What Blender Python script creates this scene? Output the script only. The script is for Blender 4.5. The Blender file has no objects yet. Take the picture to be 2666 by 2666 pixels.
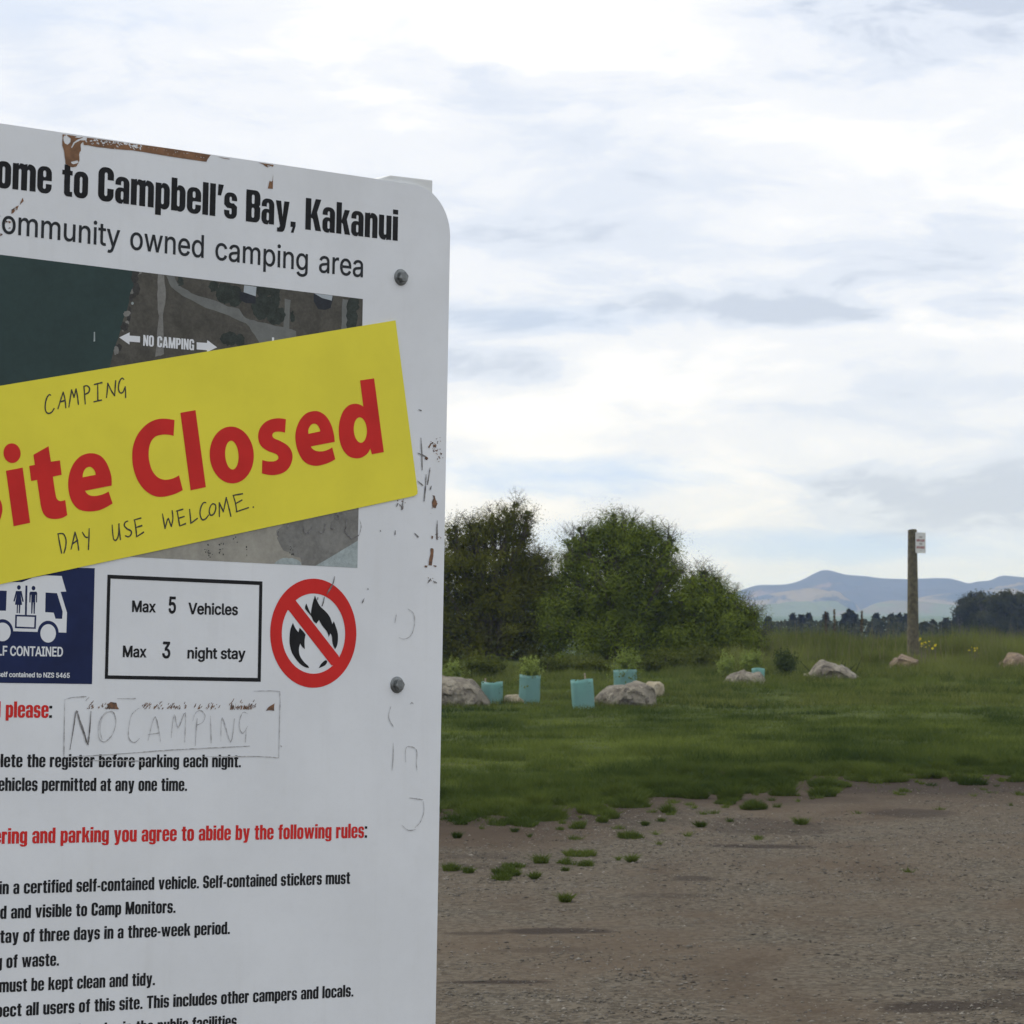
import bpy, bmesh, math, random
import numpy as np
from mathutils import Vector, Matrix, noise as mnoise
from mathutils.geometry import delaunay_2d_cdt

random.seed(7)
RNG = np.random.default_rng(11)
C = bpy.context.scene.collection
SC = bpy.context.scene

HAZE = 2.3e-4
SKY_GAIN = 1.0
# cloud banks (photo col, row of centre, half width, half height, strength): grey undersides
SHADE_BLOBS = [(2450, 80, 700, 130, 1.1), (1500, 230, 500, 60, 0.5), (1650, 800, 650, 90, 0.8), (2500, 700, 450, 160, 0.7), (1350, 620, 260, 60, 0.5),
               (2450, 1290, 460, 110, 1.15), (700, 200, 600, 50, 0.4), (1300, 960, 260, 70, 0.7), (2000, 820, 500, 50, 0.6), (1900, 1060, 420, 40, 0.45), (-900, 500, 700, 160, 0.8), (3800, 500, 800, 150, 0.8)]
BLUE_BLOBS = [(1480, 1238, 560, 62, 0.85), (1300, 1400, 520, 50, 0.35), (1950, 1420, 520, 45, 0.45), (2350, 1430, 400, 40, 0.35), (1500, 830, 420, 45, 0.25), (200, 60, 400, 80, 0.2)]
# ------------------------------------------------------------------ camera
F = 8500.0                      # focal length in photo pixels (photo is 2666 px square)
HZ = 1605.0                     # photo row of the horizon
EYE = Vector((0, 0, 1.6))
PITCH = math.atan((HZ - 1333) / F)
FW = Vector((0, math.cos(PITCH), math.sin(PITCH)))
UP = Vector((0, -math.sin(PITCH), math.cos(PITCH)))
RT = Vector((1, 0, 0))
cam = bpy.data.cameras.new('camera')
cam.sensor_width = 36.0
cam.lens = 36.0 * F / 2666.0
cam.clip_start = 0.1
cam.clip_end = 20000
cam.dof.use_dof = True
cam.dof.focus_distance = 4.95
cam.dof.aperture_fstop = 50
camo = bpy.data.objects.new('camera', cam)
C.objects.link(camo)
camo.location = EYE
camo.rotation_euler = (math.pi / 2 + PITCH, 0, 0)
SC.camera = camo

# ------------------------------------------------------------------ sky, sun, exposure
SC.view_settings.view_transform = 'Standard'
SC.view_settings.look = 'None'
SC.view_settings.gamma = 1
SC.view_settings.exposure = 0.0
SC.view_settings.use_curve_mapping = False
SC.cycles.max_bounces = 8
SC.cycles.diffuse_bounces = 3
SC.cycles.transparent_max_bounces = 8
SC.cycles.volume_bounces = 1
SC.cycles.use_denoising = True

SUN_EL, SUN_AZ = 50.0, -68.0     # degrees; azimuth measured from the view direction to the right
sun = bpy.data.lights.new('sun', 'SUN')
sun.energy = 1.7
sun.angle = math.radians(14)
sun.color = (1.0, 0.96, 0.9)
suno = bpy.data.objects.new('sun', sun)
C.objects.link(suno)
sd = Vector((math.sin(math.radians(SUN_AZ)) * math.cos(math.radians(SUN_EL)),
             math.cos(math.radians(SUN_AZ)) * math.cos(math.radians(SUN_EL)),
             math.sin(math.radians(SUN_EL))))
suno.rotation_euler = sd.to_track_quat('Z', 'Y').to_euler()
suno.location = (0, 0, 60)


class NT:
    """small helper to write node trees"""
    def __init__(s, tree):
        s.t = tree
        s.n = tree.nodes
        s.l = tree.links

    def put(s, sock, v):
        if hasattr(v, 'is_output') or hasattr(v, 'links'):
            s.l.new(v, sock)
        else:
            sock.default_value = v

    def node(s, typ, **kw):
        nd = s.n.new(typ)
        for k, v in kw.items():
            if k.startswith('i_'):
                key = k[2:]
                key = int(key) if key.isdigit() else key.replace('_', ' ')
                s.put(nd.inputs[key], v)
            else:
                setattr(nd, k, v)
        return nd

    def math(s, op, a, b=None, c=None, clamp=False):
        nd = s.n.new('ShaderNodeMath')
        nd.operation = op
        nd.use_clamp = clamp
        s.put(nd.inputs[0], a)
        if b is not None:
            s.put(nd.inputs[1], b)
        if c is not None:
            s.put(nd.inputs[2], c)
        return nd.outputs[0]

    def mix(s, fac, a, b, blend='MIX'):
        nd = s.n.new('ShaderNodeMix')
        nd.data_type = 'RGBA'
        nd.blend_type = blend
        s.put(nd.inputs[0], fac)
        s.put(nd.inputs[6], a if not isinstance(a, tuple) else (*a[:3], 1))
        s.put(nd.inputs[7], b if not isinstance(b, tuple) else (*b[:3], 1))
        return nd.outputs[2]

    def noise(s, vec, scale, detail=4, rough=0.55, dist=0.0, out='Fac'):
        nd = s.n.new('ShaderNodeTexNoise')
        s.put(nd.inputs['Vector'], vec)
        s.put(nd.inputs['Scale'], scale)
        s.put(nd.inputs['Detail'], detail)
        s.put(nd.inputs['Roughness'], rough)
        s.put(nd.inputs['Distortion'], dist)
        return nd.outputs[out]

    def ramp(s, fac, stops, interp='LINEAR'):
        nd = s.n.new('ShaderNodeValToRGB')
        nd.color_ramp.interpolation = interp
        els = nd.color_ramp.elements
        while len(els) < len(stops):
            els.new(0.5)
        for e, (p, c) in zip(els, stops):
            e.position = p
            e.color = (c, c, c, 1) if isinstance(c, (int, float)) else (*c[:3], 1)
        s.put(nd.inputs[0], fac)
        return nd.outputs[0]

    def smooth(s, v, a, b):
        nd = s.n.new('ShaderNodeMapRange')
        nd.interpolation_type = 'SMOOTHSTEP'
        s.put(nd.inputs[0], v)
        nd.inputs[1].default_value = a
        nd.inputs[2].default_value = b
        return nd.outputs[0]

    def scalevec(s, vec, sc):
        nd = s.n.new('ShaderNodeMapping')
        s.put(nd.inputs[0], vec)
        nd.inputs['Scale'].default_value = sc
        return nd.outputs[0]


world = bpy.data.worlds.new('World')
SC.world = world
world.use_nodes = True
w = NT(world.node_tree)
w.n.clear()
sky = w.node('ShaderNodeTexSky', sky_type='NISHITA', sun_disc=False)
sky.sun_elevation = math.radians(SUN_EL)
sky.sun_rotation = math.radians(SUN_AZ)
sky.air_density = 1.0
sky.dust_density = 1.0
tc = w.node('ShaderNodeTexCoord')
d = tc.outputs['Generated']
sep = w.node('ShaderNodeSeparateXYZ', i_0=d)
az = w.math('ARCTAN2', sep.outputs[0], sep.outputs[1])
el = w.math('ARCSINE', sep.outputs[2])
# layered cloud: streaks lie flat, so the pattern is squeezed in height
q1 = w.scalevec(d, (1.0, 1.0, 2.5))
q2 = w.scalevec(d, (1.0, 1.0, 3.2))
warp = w.noise(q1, 9.0, 3, 0.6)
n1 = w.noise(q1, 6.5, 6, 0.5, 0.25)
n2 = w.noise(q2, 20.0, 8, 0.6, 0.4)
dens = w.math('ADD', w.math('MULTIPLY', n1, 0.62), w.math('MULTIPLY', n2, 0.38))


def blob(px, py, rx, ry, amt):
    """a cloud bank or a gap, fixed in the sky by direction (azimuth, elevation)"""
    a0, e0 = (px - 1333) / F, (HZ - py) / F
    u = w.math('DIVIDE', w.math('SUBTRACT', az, a0), rx / F)
    v = w.math('DIVIDE', w.math('SUBTRACT', el, e0), ry / F)
    r2 = w.math('ADD', w.math('MULTIPLY', u, u), w.math('MULTIPLY', v, v))
    r2 = w.math('ADD', r2, w.math('MULTIPLY', w.math('SUBTRACT', warp, 0.5), 2.6))
    r2 = w.math('ADD', r2, w.math('MULTIPLY', w.math('SUBTRACT', n2, 0.5), 2.4))
    return w.math('MULTIPLY', w.smooth(r2, 1.35, -0.5), amt)


shade = 0.0
for b in SHADE_BLOBS:
    shade = w.math('ADD', shade, blob(*b))
blue = 0.0
for b in BLUE_BLOBS:
    blue = w.math('ADD', blue, blob(*b))
dens2 = w.math('SUBTRACT', dens, w.math('MULTIPLY', shade, 0.215))
cloud = w.ramp(dens2, [(0.28, (0.66, 0.73, 0.87)), (0.40, (0.80, 0.865, 0.985)), (0.495, (0.925, 0.96, 1.03)), (0.62, (1.12, 1.115, 1.11))], 'EASE')
cloud = w.mix(w.math('MULTIPLY', blue, 1.0, clamp=True), cloud, (0.58, 0.75, 1.04))
# pale band just over the hills
cloud = w.mix(w.math('MULTIPLY', w.smooth(el, 0.035, 0.0), 0.55), cloud, (0.80, 0.98, 1.42))
cl10 = w.node('ShaderNodeVectorMath', operation='SCALE', i_0=cloud)
cl10.inputs['Scale'].default_value = 10.0 * SKY_GAIN
gap = w.smooth(dens2, 0.40, 0.30)
skymix = w.mix(w.math('MULTIPLY', gap, 0.08), cl10.outputs[0], sky.outputs[0])
bg = w.node('ShaderNodeBackground', i_Color=skymix, i_Strength=0.1)
wo = w.node('ShaderNodeOutputWorld', i_Surface=bg.outputs[0])


# ------------------------------------------------------------------ helpers
def ray(px, py):
    return FW + RT * ((px - 1333) / F) - UP * ((py - 1333) / F)


def tag(o, label=None, cat=None, group=None, kind=None):
    if label: o['label'] = label
    if cat: o['category'] = cat
    if group: o['group'] = group
    if kind: o['kind'] = kind
    return o


def empty(name, loc, label, cat, group=None, rotz=0.0):
    o = bpy.data.objects.new(name, None)
    o.empty_display_size = 0.2
    C.objects.link(o)
    o.location = loc
    o.rotation_euler = (0, 0, rotz)
    return tag(o, label, cat, group)


def link(name, me, mats, parent=None, loc=None):
    for m in (mats if isinstance(mats, (list, tuple)) else [mats]):
        me.materials.append(m)
    o = bpy.data.objects.new(name, me)
    C.objects.link(o)
    if parent: o.parent = parent
    if loc: o.location = loc
    return o


def np_mesh(name, V, Fc, smooth=False, mat_index=None, attr=None):
    """V (n,3), Fc (m,k) all faces with k corners"""
    me = bpy.data.meshes.new(name)
    V = np.asarray(V, np.float32)
    Fc = np.asarray(Fc, np.int32)
    me.vertices.add(len(V))
    me.vertices.foreach_set('co', V.ravel())
    m, k = Fc.shape
    me.loops.add(m * k)
    me.loops.foreach_set('vertex_index', Fc.ravel())
    me.polygons.add(m)
    me.polygons.foreach_set('loop_start', np.arange(0, m * k, k, dtype=np.int32))
    if smooth: me.polygons.foreach_set('use_smooth', np.ones(m, bool))
    if mat_index is not None: me.polygons.foreach_set('material_index', np.asarray(mat_index, np.int32))
    if attr is not None:
        a = me.attributes.new('tint', 'FLOAT', 'POINT')
        a.data.foreach_set('value', np.asarray(attr, np.float32))
    me.update(calc_edges=True)
    me.validate()
    return me


def mat(name, color=(0.8, 0.8, 0.8), rough=0.6, var=0.0, vscale=8.0, bump=0.0, bscale=40.0, spec=0.5, coord='Object', metal=0.0, color2=None, vdetail=5):
    m = bpy.data.materials.new(name)
    m.use_nodes = True
    t = NT(m.node_tree)
    bs = t.n['Principled BSDF']
    bs.inputs['Roughness'].default_value = rough
    bs.inputs['Metallic'].default_value = metal
    bs.inputs['Specular IOR Level'].default_value = spec
    co = t.node('ShaderNodeTexCoord').outputs[coord]
    nz = t.noise(co, vscale, vdetail, 0.6)
    c2 = color2 if color2 else tuple(max(0, c * (1 - var)) for c in color)
    c1 = color if color2 else tuple(c * (1 + var * 0.6) for c in color)
    col = t.mix(t.smooth(nz, 0.32, 0.68), c2, c1)
    t.l.new(col, bs.inputs['Base Color'])
    if bump:
        b = t.node('ShaderNodeBump', i_Strength=bump, i_Distance=0.02)
        t.l.new(t.noise(co, bscale, 5, 0.65), b.inputs['Height'])
        t.l.new(b.outputs[0], bs.inputs['Normal'])
    return m


def srgb(r, g, b, k=1.0):
    f = lambda v: ((v / 255 + 0.055) / 1.055) ** 2.4 if v > 10 else v / 255 / 12.92
    return (f(r) * k, f(g) * k, f(b) * k)


# value noise in numpy, for scattering
_PT = np.random.default_rng(3).random((256, 256))


def vnoise(x, y, s):
    x = np.asarray(x) * s + 1000.3
    y = np.asarray(y) * s + 1000.7
    xi = np.floor(x).astype(int)
    yi = np.floor(y).astype(int)
    fx = x - xi
    fy = y - yi
    fx = fx * fx * (3 - 2 * fx)
    fy = fy * fy * (3 - 2 * fy)
    g = lambda a, b: _PT[a % 256, b % 256]
    return (g(xi, yi) * (1 - fx) + g(xi + 1, yi) * fx) * (1 - fy) + (g(xi, yi + 1) * (1 - fx) + g(xi + 1, yi + 1) * fx) * fy


def fbm(x, y, s):
    return vnoise(x, y, s) * 0.55 + vnoise(x, y, s * 2.3) * 0.28 + vnoise(x, y, s * 5.1) * 0.17


# ------------------------------------------------------------------ terrain
def terr(x, y):
    """height of the land"""
    x = np.asarray(x, float)
    y = np.asarray(y, float)
    ks = [-60, 0, 57, 80, 90, 130, 260, 600, 1400, 2900, 3600, 5600]
    zs = [0, 0, 0, 0.55, 0.55, -1.2, -6.5, -7, -4.5, 2.2, -2, -4]
    z = np.interp(y, ks, zs)
    near = np.clip((100 - y) / 30, 0, 1)
    z = z + near * 0.05 * (fbm(x, y, 0.22) - 0.5)
    z = z + np.clip((y - 33) / 6, 0, 1) * np.clip((74 - y) / 8, 0, 1) * 0.13 * (fbm(x + 5, y, 0.42) - 0.5)
    z = z + np.clip((y - 120) / 400, 0, 1) * 2.2 * (fbm(x, y, 0.004) - 0.5)
    return z


def hit(px, py):
    """where the sight line through a photo pixel meets the ground"""
    r = ray(px, py)
    lo, hi = 5.0, 100.0
    f = lambda t: EYE.z + r.z * t - float(terr(r.x * t, r.y * t))
    for _ in range(50):
        m = (lo + hi) / 2
        if f(m) > 0: lo = m
        else: hi = m
    p = EYE + r * lo
    return Vector((p.x, p.y, float(terr(p.x, p.y))))
# ------------------------------------------------------------------ the big sign: its plane
VH = Vector((9667, 677, 8500)).normalized()       # right, down, forward: along the lettering
a_ = 0.0174
VV = Vector((a_, -1, (677 - 9667 * a_) / 8500)).normalized()
cw = lambda v: (RT * v.x - UP * v.y + FW * v.z)
SX, SY = cw(VH).normalized(), cw(VV).normalized()
SN = SX.cross(SY).normalized()
_ref = EYE + ray(1046, 1783) * 5.0
SO = _ref - SY * (_ref.z / SY.z)                   # foot of the sign on the ground
SM = Matrix((SX, SY, SN)).transposed().to_4x4()
SM.translation = SO


def SP(px, py, lift=0.0):
    """photo pixel -> metres on the sign's face"""
    r = ray(px, py)
    o = SO + SN * lift
    t = (o - EYE).dot(SN) / r.dot(SN)
    p = EYE + r * t - SO
    return (p.dot(SX), p.dot(SY))


def Zf(ox, oy, k):
    return lambda pts: [SP(ox + x / k, oy + y / k) for x, y in pts]


def ccw(p):
    a = sum(p[i - 1][0] * p[i][1] - p[i][0] * p[i - 1][1] for i in range(len(p)))
    return p if a > 0 else p[::-1]


def paint(ops):
    """ops: (polygon, index or None). Later ops cover or cut earlier ones. -> verts, faces, idx"""
    vs, fs = [], []
    for p, _ in ops:
        p = ccw(p)
        fs.append(list(range(len(vs), len(vs) + len(p))))
        vs += [Vector(q) for q in p]
    ov, oe, of, a, b, src = delaunay_2d_cdt(vs, [], fs, 1, 1e-6)
    keep, idx = [], []
    for f, s in zip(of, src):
        if not s: continue
        k = ops[max(s)][1]
        if k is None: continue
        keep.append(f)
        idx.append(k)
    return [tuple(v) for v in ov], keep, idx


def flat(name, parts, mats, parent, z):
    """several painted patches (verts2d, tris, idx) -> one flat mesh lying z metres off the sign's face"""
    V, Fc, I = [], [], []
    for v, f, i in parts:
        n = len(V)
        V += [(x, y, z) for x, y in v]
        Fc += [[q + n for q in t] for t in f]
        I += list(i)
    me = bpy.data.meshes.new(name)
    me.from_pydata(V, [], Fc)
    me.polygons.foreach_set('material_index', I)
    o = link(name, me, mats, parent)
    return o


def ell(cx, cy, rx, ry, n=40, rot=0.0):
    c, s = math.cos(rot), math.sin(rot)
    out = []
    for i in range(n):
        t = 2 * math.pi * i / n
        x, y = rx * math.cos(t), ry * math.sin(t)
        out.append((cx + x * c - y * s, cy + x * s + y * c))
    return out


def rr(x0, y0, x1, y1, rx, ry=None, n=6):
    ry = rx if ry is None else ry
    rx, ry = min(rx, (x1 - x0) / 2), min(ry, (y1 - y0) / 2)
    out = []
    for cx, cy, a0 in ((x1 - rx, y1 - ry, 0), (x0 + rx, y1 - ry, 90), (x0 + rx, y0 + ry, 180), (x1 - rx, y0 + ry, 270)):
        for i in range(n + 1):
            t = math.radians(a0 + 90 * i / n)
            out.append((cx + rx * math.cos(t), cy + ry * math.sin(t)))
    return out


def rc(x0, y0, x1, y1):
    return [(x0, y0), (x1, y0), (x1, y1), (x0, y1)]


def smooth_loop(pts, k=5):
    """closed curve; points written (x, y, 1) are corners"""
    n = len(pts)
    out = []
    for i in range(n):
        p0, p1, p2, p3 = pts[i - 1], pts[i], pts[(i + 1) % n], pts[(i + 2) % n]
        c1, c2 = len(p1) > 2, len(p2) > 2
        t1 = (0, 0) if False else ((p2[0] - p0[0]) / 2, (p2[1] - p0[1]) / 2)
        t2 = ((p3[0] - p1[0]) / 2, (p3[1] - p1[1]) / 2)
        d = (p2[0] - p1[0], p2[1] - p1[1])
        if c1: t1 = d if c2 else (1.5 * d[0] - t2[0] / 2, 1.5 * d[1] - t2[1] / 2)
        if c2: t2 = d if c1 else (1.5 * d[0] - t1[0] / 2, 1.5 * d[1] - t1[1] / 2)
        kk = 1 if (c1 and c2) else k
        for j in range(kk):
            u = j / kk
            h1, h2, h3, h4 = 2 * u**3 - 3 * u * u + 1, u**3 - 2 * u * u + u, -2 * u**3 + 3 * u * u, u**3 - u * u
            out.append((h1 * p1[0] + h2 * t1[0] + h3 * p2[0] + h4 * t2[0], h1 * p1[1] + h2 * t1[1] + h3 * p2[1] + h4 * t2[1]))
    return out


def strokes(lines, width, taper=0.75, wob=0.0):
    """hand-drawn lines (metres) -> polygons"""
    out = []
    for ln in lines:
        # resample smoothly
        pts = []
        n = len(ln)
        for i in range(n - 1):
            p0, p1, p2, p3 = ln[max(i - 1, 0)], ln[i], ln[i + 1], ln[min(i + 2, n - 1)]
            for j in range(4):
                u = j / 4
                pts.append(tuple(0.5 * (2 * p1[c] + (p2[c] - p0[c]) * u + (2 * p0[c] - 5 * p1[c] + 4 * p2[c] - p3[c]) * u * u + (3 * p1[c] - p0[c] - 3 * p2[c] + p3[c]) * u**3) for c in (0, 1)))
        pts.append(ln[-1])
        m = len(pts)
        for i in range(m - 1):
            a, b = pts[i], pts[i + 1]
            dx, dy = b[0] - a[0], b[1] - a[1]
            L = math.hypot(dx, dy)
            if L < 1e-6: continue
            dx, dy = dx / L, dy / L
            wa = width * (taper + (1 - taper) * math.sin(math.pi * i / m)) * (1 + random.uniform(-wob, wob)) / 2
            e = wa * 0.6
            out.append([(a[0] - dx * e + dy * wa, a[1] - dy * e - dx * wa), (b[0] + dx * e + dy * wa, b[1] + dy * e - dx * wa),
                        (b[0] + dx * e - dy * wa, b[1] + dy * e + dx * wa), (a[0] - dx * e - dy * wa, a[1] - dy * e + dx * wa)])
    return out


# ------------------------------------------------------------------ lettering
# a heavy condensed alphabet drawn here (x-height 78, capitals 100): (shape, add?) lists
def _A(*s): return [(p, 0) for p in s]
def _D(*s): return [(p, None) for p in s]


O_IN = rr(22, 14, 32, 64, 5, 6)
bowl = lambda x0, x1: _A(rr(x0, -1.5, x1, 79.5, 23, 21))
NOT_ = lambda x, y, s: _D([(x, y), (x + 5, y), (x, y - s)])
arch = lambda x0, x1: _A(rr(x0, -60, x1, 79.5, 22, 19)) + _D(rr(x0 + 22, -100, x1 - 22, 63, 5, 6))
HV = {
    'o': (54, bowl(0, 54) + _D(O_IN)),
    'n': (54, arch(0, 54) + _D(rc(-5, -120, 60, 0)) + _A(rc(0, 0, 22, 78)) + NOT_(22, 80, 8)),
    'h': (54, arch(0, 54) + _D(rc(-5, -120, 60, 0)) + _A(rc(0, 0, 22, 100)) + NOT_(22, 80, 8)),
    'm': (86, arch(0, 54) + arch(32, 86) + _D(rr(22, -100, 32, 63, 5, 6), rc(-5, -120, 90, 0)) + _A(rc(0, 0, 22, 78)) + NOT_(22, 80, 8) + NOT_(54, 80, 8)),
    'u': (54, _A(rr(0, -1.5, 54, 140, 22, 19)) + _D(rr(22, 15, 32, 200, 5, 6), rc(-5, 78, 60, 200)) + _A(rc(32, 0, 54, 78)) + _D([(32, -2), (27, -2), (32, 6)])),
    'a': (52, _A(rr(0, 30, 52, 79.5, 22, 19)) + _D(rr(21, 20, 30.5, 67, 5, 6), rc(-1, 20, 21, 54)) + _A(rr(0, -1.5, 42, 47, 18, 17)) + _D(rr(21, 11, 30.5, 36, 4.7, 5)) + _A(rc(30.5, 0, 52, 60)) + _D(rc(-1, 47.5, 21, 54), [(30.5, -2), (26, -2), (30.5, 6)])),
    'e': (54, bowl(0, 54) + _D(rr(21.5, 47, 32.5, 67, 5, 6), rr(21.5, 12, 32.5, 37, 5, 5), rc(30, 27, 60, 37))),
    'c': (53, bowl(0, 53) + _D(rr(21.5, 13, 32, 65, 5, 6), rc(30, 30, 60, 49))),
    's': (50, _A(rr(0, -1.5, 50, 79.5, 21, 19)) + _D(rr(20.5, 48, 29.5, 67, 4.5, 5), rc(25, 47, 60, 55), rr(20.5, 12, 29.5, 31, 4.5, 5), rc(-5, 24, 25, 31), [(-2, 31), (-2, 42), (12, 31)], [(52, 47), (52, 36), (38, 47)])),
    't': (39, _A(rc(8, 14, 30, 95), rr(8, -1, 50, 34, 14, 12)) + _D(rc(30, 14, 60, 40), rc(39, -5, 60, 40)) + _A(rc(0, 64, 39, 78))),
    'd': (54, bowl(0, 42) + _D(O_IN) + _A(rc(32, 0, 54, 100)) + _D([(32, 80), (27, 80), (32, 72)], [(32, -2), (27, -2), (32, 6)])),
    'b': (54, bowl(12, 54) + _D(O_IN) + _A(rc(0, 0, 22, 100)) + NOT_(22, 80, 8)),
    'p': (54, bowl(12, 54) + _D(O_IN) + _A(rc(0, -20, 22, 78)) + NOT_(22, 80, 8)),
    'g': (54, _A(rr(0, -20, 54, 50, 21, 15)) + _D(rc(-5, -4, 32, 60), rr(21, -9, 32, 30, 5, 5)) + _A(rr(0, 1, 42, 79.5, 23, 20)) + _D(rr(22, 16, 32, 64, 5, 6)) + _A(rc(32, -6, 54, 78)) + _D([(32, 80), (27, 80), (32, 72)])),
    'i': (22, _A(rc(0, 0, 22, 78), rc(0, 85, 22, 100))),
    'l': (22, _A(rc(0, 0, 22, 100))),
    'k': (57, _A(rc(0, 0, 22, 100), [(20, 38), (34, 78), (56, 78), (41, 42), (30, 30)], [(24, 46), (36, 0), (59, 0), (43, 50), (34, 60)])),
    'f': (37, _A(rr(8, -40, 52, 101, 17, 16)) + _D(rr(30, -60, 60, 86, 5, 5), rc(37, -60, 60, 120), rc(-5, -60, 60, 0)) + _A(rc(0, 64, 37, 78))),
    'r': (39, _A(rc(0, 0, 22, 78), rr(12, 52, 39, 79, 12, 14)) + _D([(22, 50), (39.5, 50), (39.5, 53), (30, 60), (24, 61)], [(22, 80), (26, 80), (22, 73)])),
    'v': (57, _A([(0, 78), (22, 78), (28.5, 26), (35, 78), (57, 78), (40, 0), (17, 0)])),
    'w': (86, _A([(0, 78), (21, 78), (27, 28), (33, 78), (53, 78), (59, 28), (65, 78), (86, 78), (71, 0), (50, 0), (43, 46), (36, 0), (15, 0)])),
    'y': (57, _A([(0, 78), (22, 78), (29, 28), (35, 78), (57, 78), (41, -4), (37, -14), (30, -19), (20, -20), (7, -20), (7, -7), (14, -7), (18, -3), (18.5, 2)])),
    'x': (54, _A([(0, 78), (22, 78), (54, 0), (32, 0)], [(0, 0), (22, 0), (54, 78), (32, 78)])),
    'C': (57, _A(rr(0, -1.5, 57, 101.5, 25, 22)) + _D(rr(23, 15, 34, 86, 5, 7), rc(32, 38, 70, 64))),
    'B': (58, _A(rr(0, 0, 58, 100, 19, 21), rc(0, 0, 20, 100)) + _D(rr(23, 57, 34, 86, 4, 6), rr(23, 14, 34, 45, 4, 6), [(60, 45), (60, 58), (53, 51.5)])),
    'K': (65, _A(rc(0, 0, 23, 100), [(20, 40), (41, 100), (64, 100), (46, 54), (32, 36)], [(25, 55), (42, 0), (66, 0), (47, 60), (38, 66)])),
    'W': (100, _A([(0, 100), (22, 100), (30, 36), (38, 100), (62, 100), (70, 36), (78, 100), (100, 100), (83, 0), (58, 0), (50, 60), (42, 0), (17, 0)])),
    'S': (56, _A(rr(0, -1.5, 56, 101.5, 24, 22)) + _D(rr(22, 60, 33, 86, 5, 6), rc(28, 59, 60, 69), rr(22, 14, 33, 42, 5, 6), rc(-5, 32, 28, 42), [(-2, 42), (-2, 56), (14, 42)], [(58, 59), (58, 46), (42, 59)])),
    'M': (80, _A(rc(0, 0, 20, 100), rc(60, 0, 80, 100), [(6, 100), (26, 100), (40, 42), (54, 100), (74, 100), (50, 0), (30, 0)])),
    'T': (58, _A(rc(18, 0, 40, 100), rc(0, 84, 58, 100))),
    'N': (58, _A(rc(0, 0, 19, 100), rc(39, 0, 58, 100), [(0, 100), (21, 100), (58, 0), (37, 0)])),
    'O': (58, _A(rr(0, -1.5, 58, 101.5, 25, 22)) + _D(rr(22, 14, 36, 86, 7, 8))),
    'A': (62, _A([(18, 100), (44, 100), (62, 0), (40, 0), (37, 18), (25, 18), (22, 0), (0, 0)]) + _D([(27, 34), (35, 34), (31, 72)])),
    'P': (56, _A(rr(0, 36, 56, 100, 21, 21), rc(0, 0, 22, 100)) + _D(rr(22, 51, 33, 86, 5, 6))),
    'I': (22, _A(rc(0, 0, 22, 100))),
    'G': (58, _A(rr(0, -1.5, 58, 101.5, 25, 22)) + _D(rr(22, 14, 36, 86, 7, 8), rc(34, 52, 70, 66)) + _A(rc(30, 38, 58, 52), rc(44, 0, 58, 50))),
    '.': (20, _A(rc(0, 0, 20, 17))),
    ',': (21, _A([(0, 17), (21, 17), (21, 4), (13, -18), (2, -18), (9, 0), (0, 0)])),
    ':': (20, _A(rc(0, 0, 20, 17), rc(0, 61, 20, 78))),
    "'": (22, _A([(4, 100), (25, 100), (15, 66), (2, 66)])),
    '-': (28, _A(rc(0, 30, 28, 44))),
    ' ': (33, []),
}
_B = lambda add, cut=(): _A(*[[(x / 5.27, y / 5.27) for x, y in p] for p in add]) + _D(*[[(x / 5.27, y / 5.27) for x, y in p] for p in cut])
BOLD = {   # the straight-sided bold letters
    'x': _B([[(-13, -16), (108, -16), (395, 393), (270, 393)], [(276, -16), (397, -16), (108, 393), (-13, 393)]]),
    'A': _B([[(-14, -16), (103, -16), (146, 105), (342, 105), (385, -16), (500, -16), (302, 524), (183, 524)]], [[(176, 196), (310, 196), (243, 400)]]),
    'N': _B([rc(34, -16, 151, 524), rc(373, -16, 489, 524), [(34, 524), (152, 524), (489, -16), (371, -16)]]),
    'M': _B([rc(34, -16, 148, 524), rc(480, -16, 594, 524), [(40, 524), (165, 524), (314, 180), (463, 524), (588, 524), (368, -16), (260, -16)]]),
    'V': _B([[(-14, 524), (108, 524), (243, 125), (375, 524), (497, 524), (305, -16), (180, -16)]]),
    'Z': _B([[(20, 524), (415, 524), (415, 430), (160, 84), (420, 84), (420, -16), (15, -16), (15, 80), (270, 424), (20, 424)]]),
    '4': _B([[(240, 524), (365, 524), (365, 190), (440, 190), (440, 95), (365, 95), (365, -16), (250, -16), (250, 95), (10, 95), (10, 190)]], [[(125, 190), (250, 190), (250, 385)]]),
}
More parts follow.
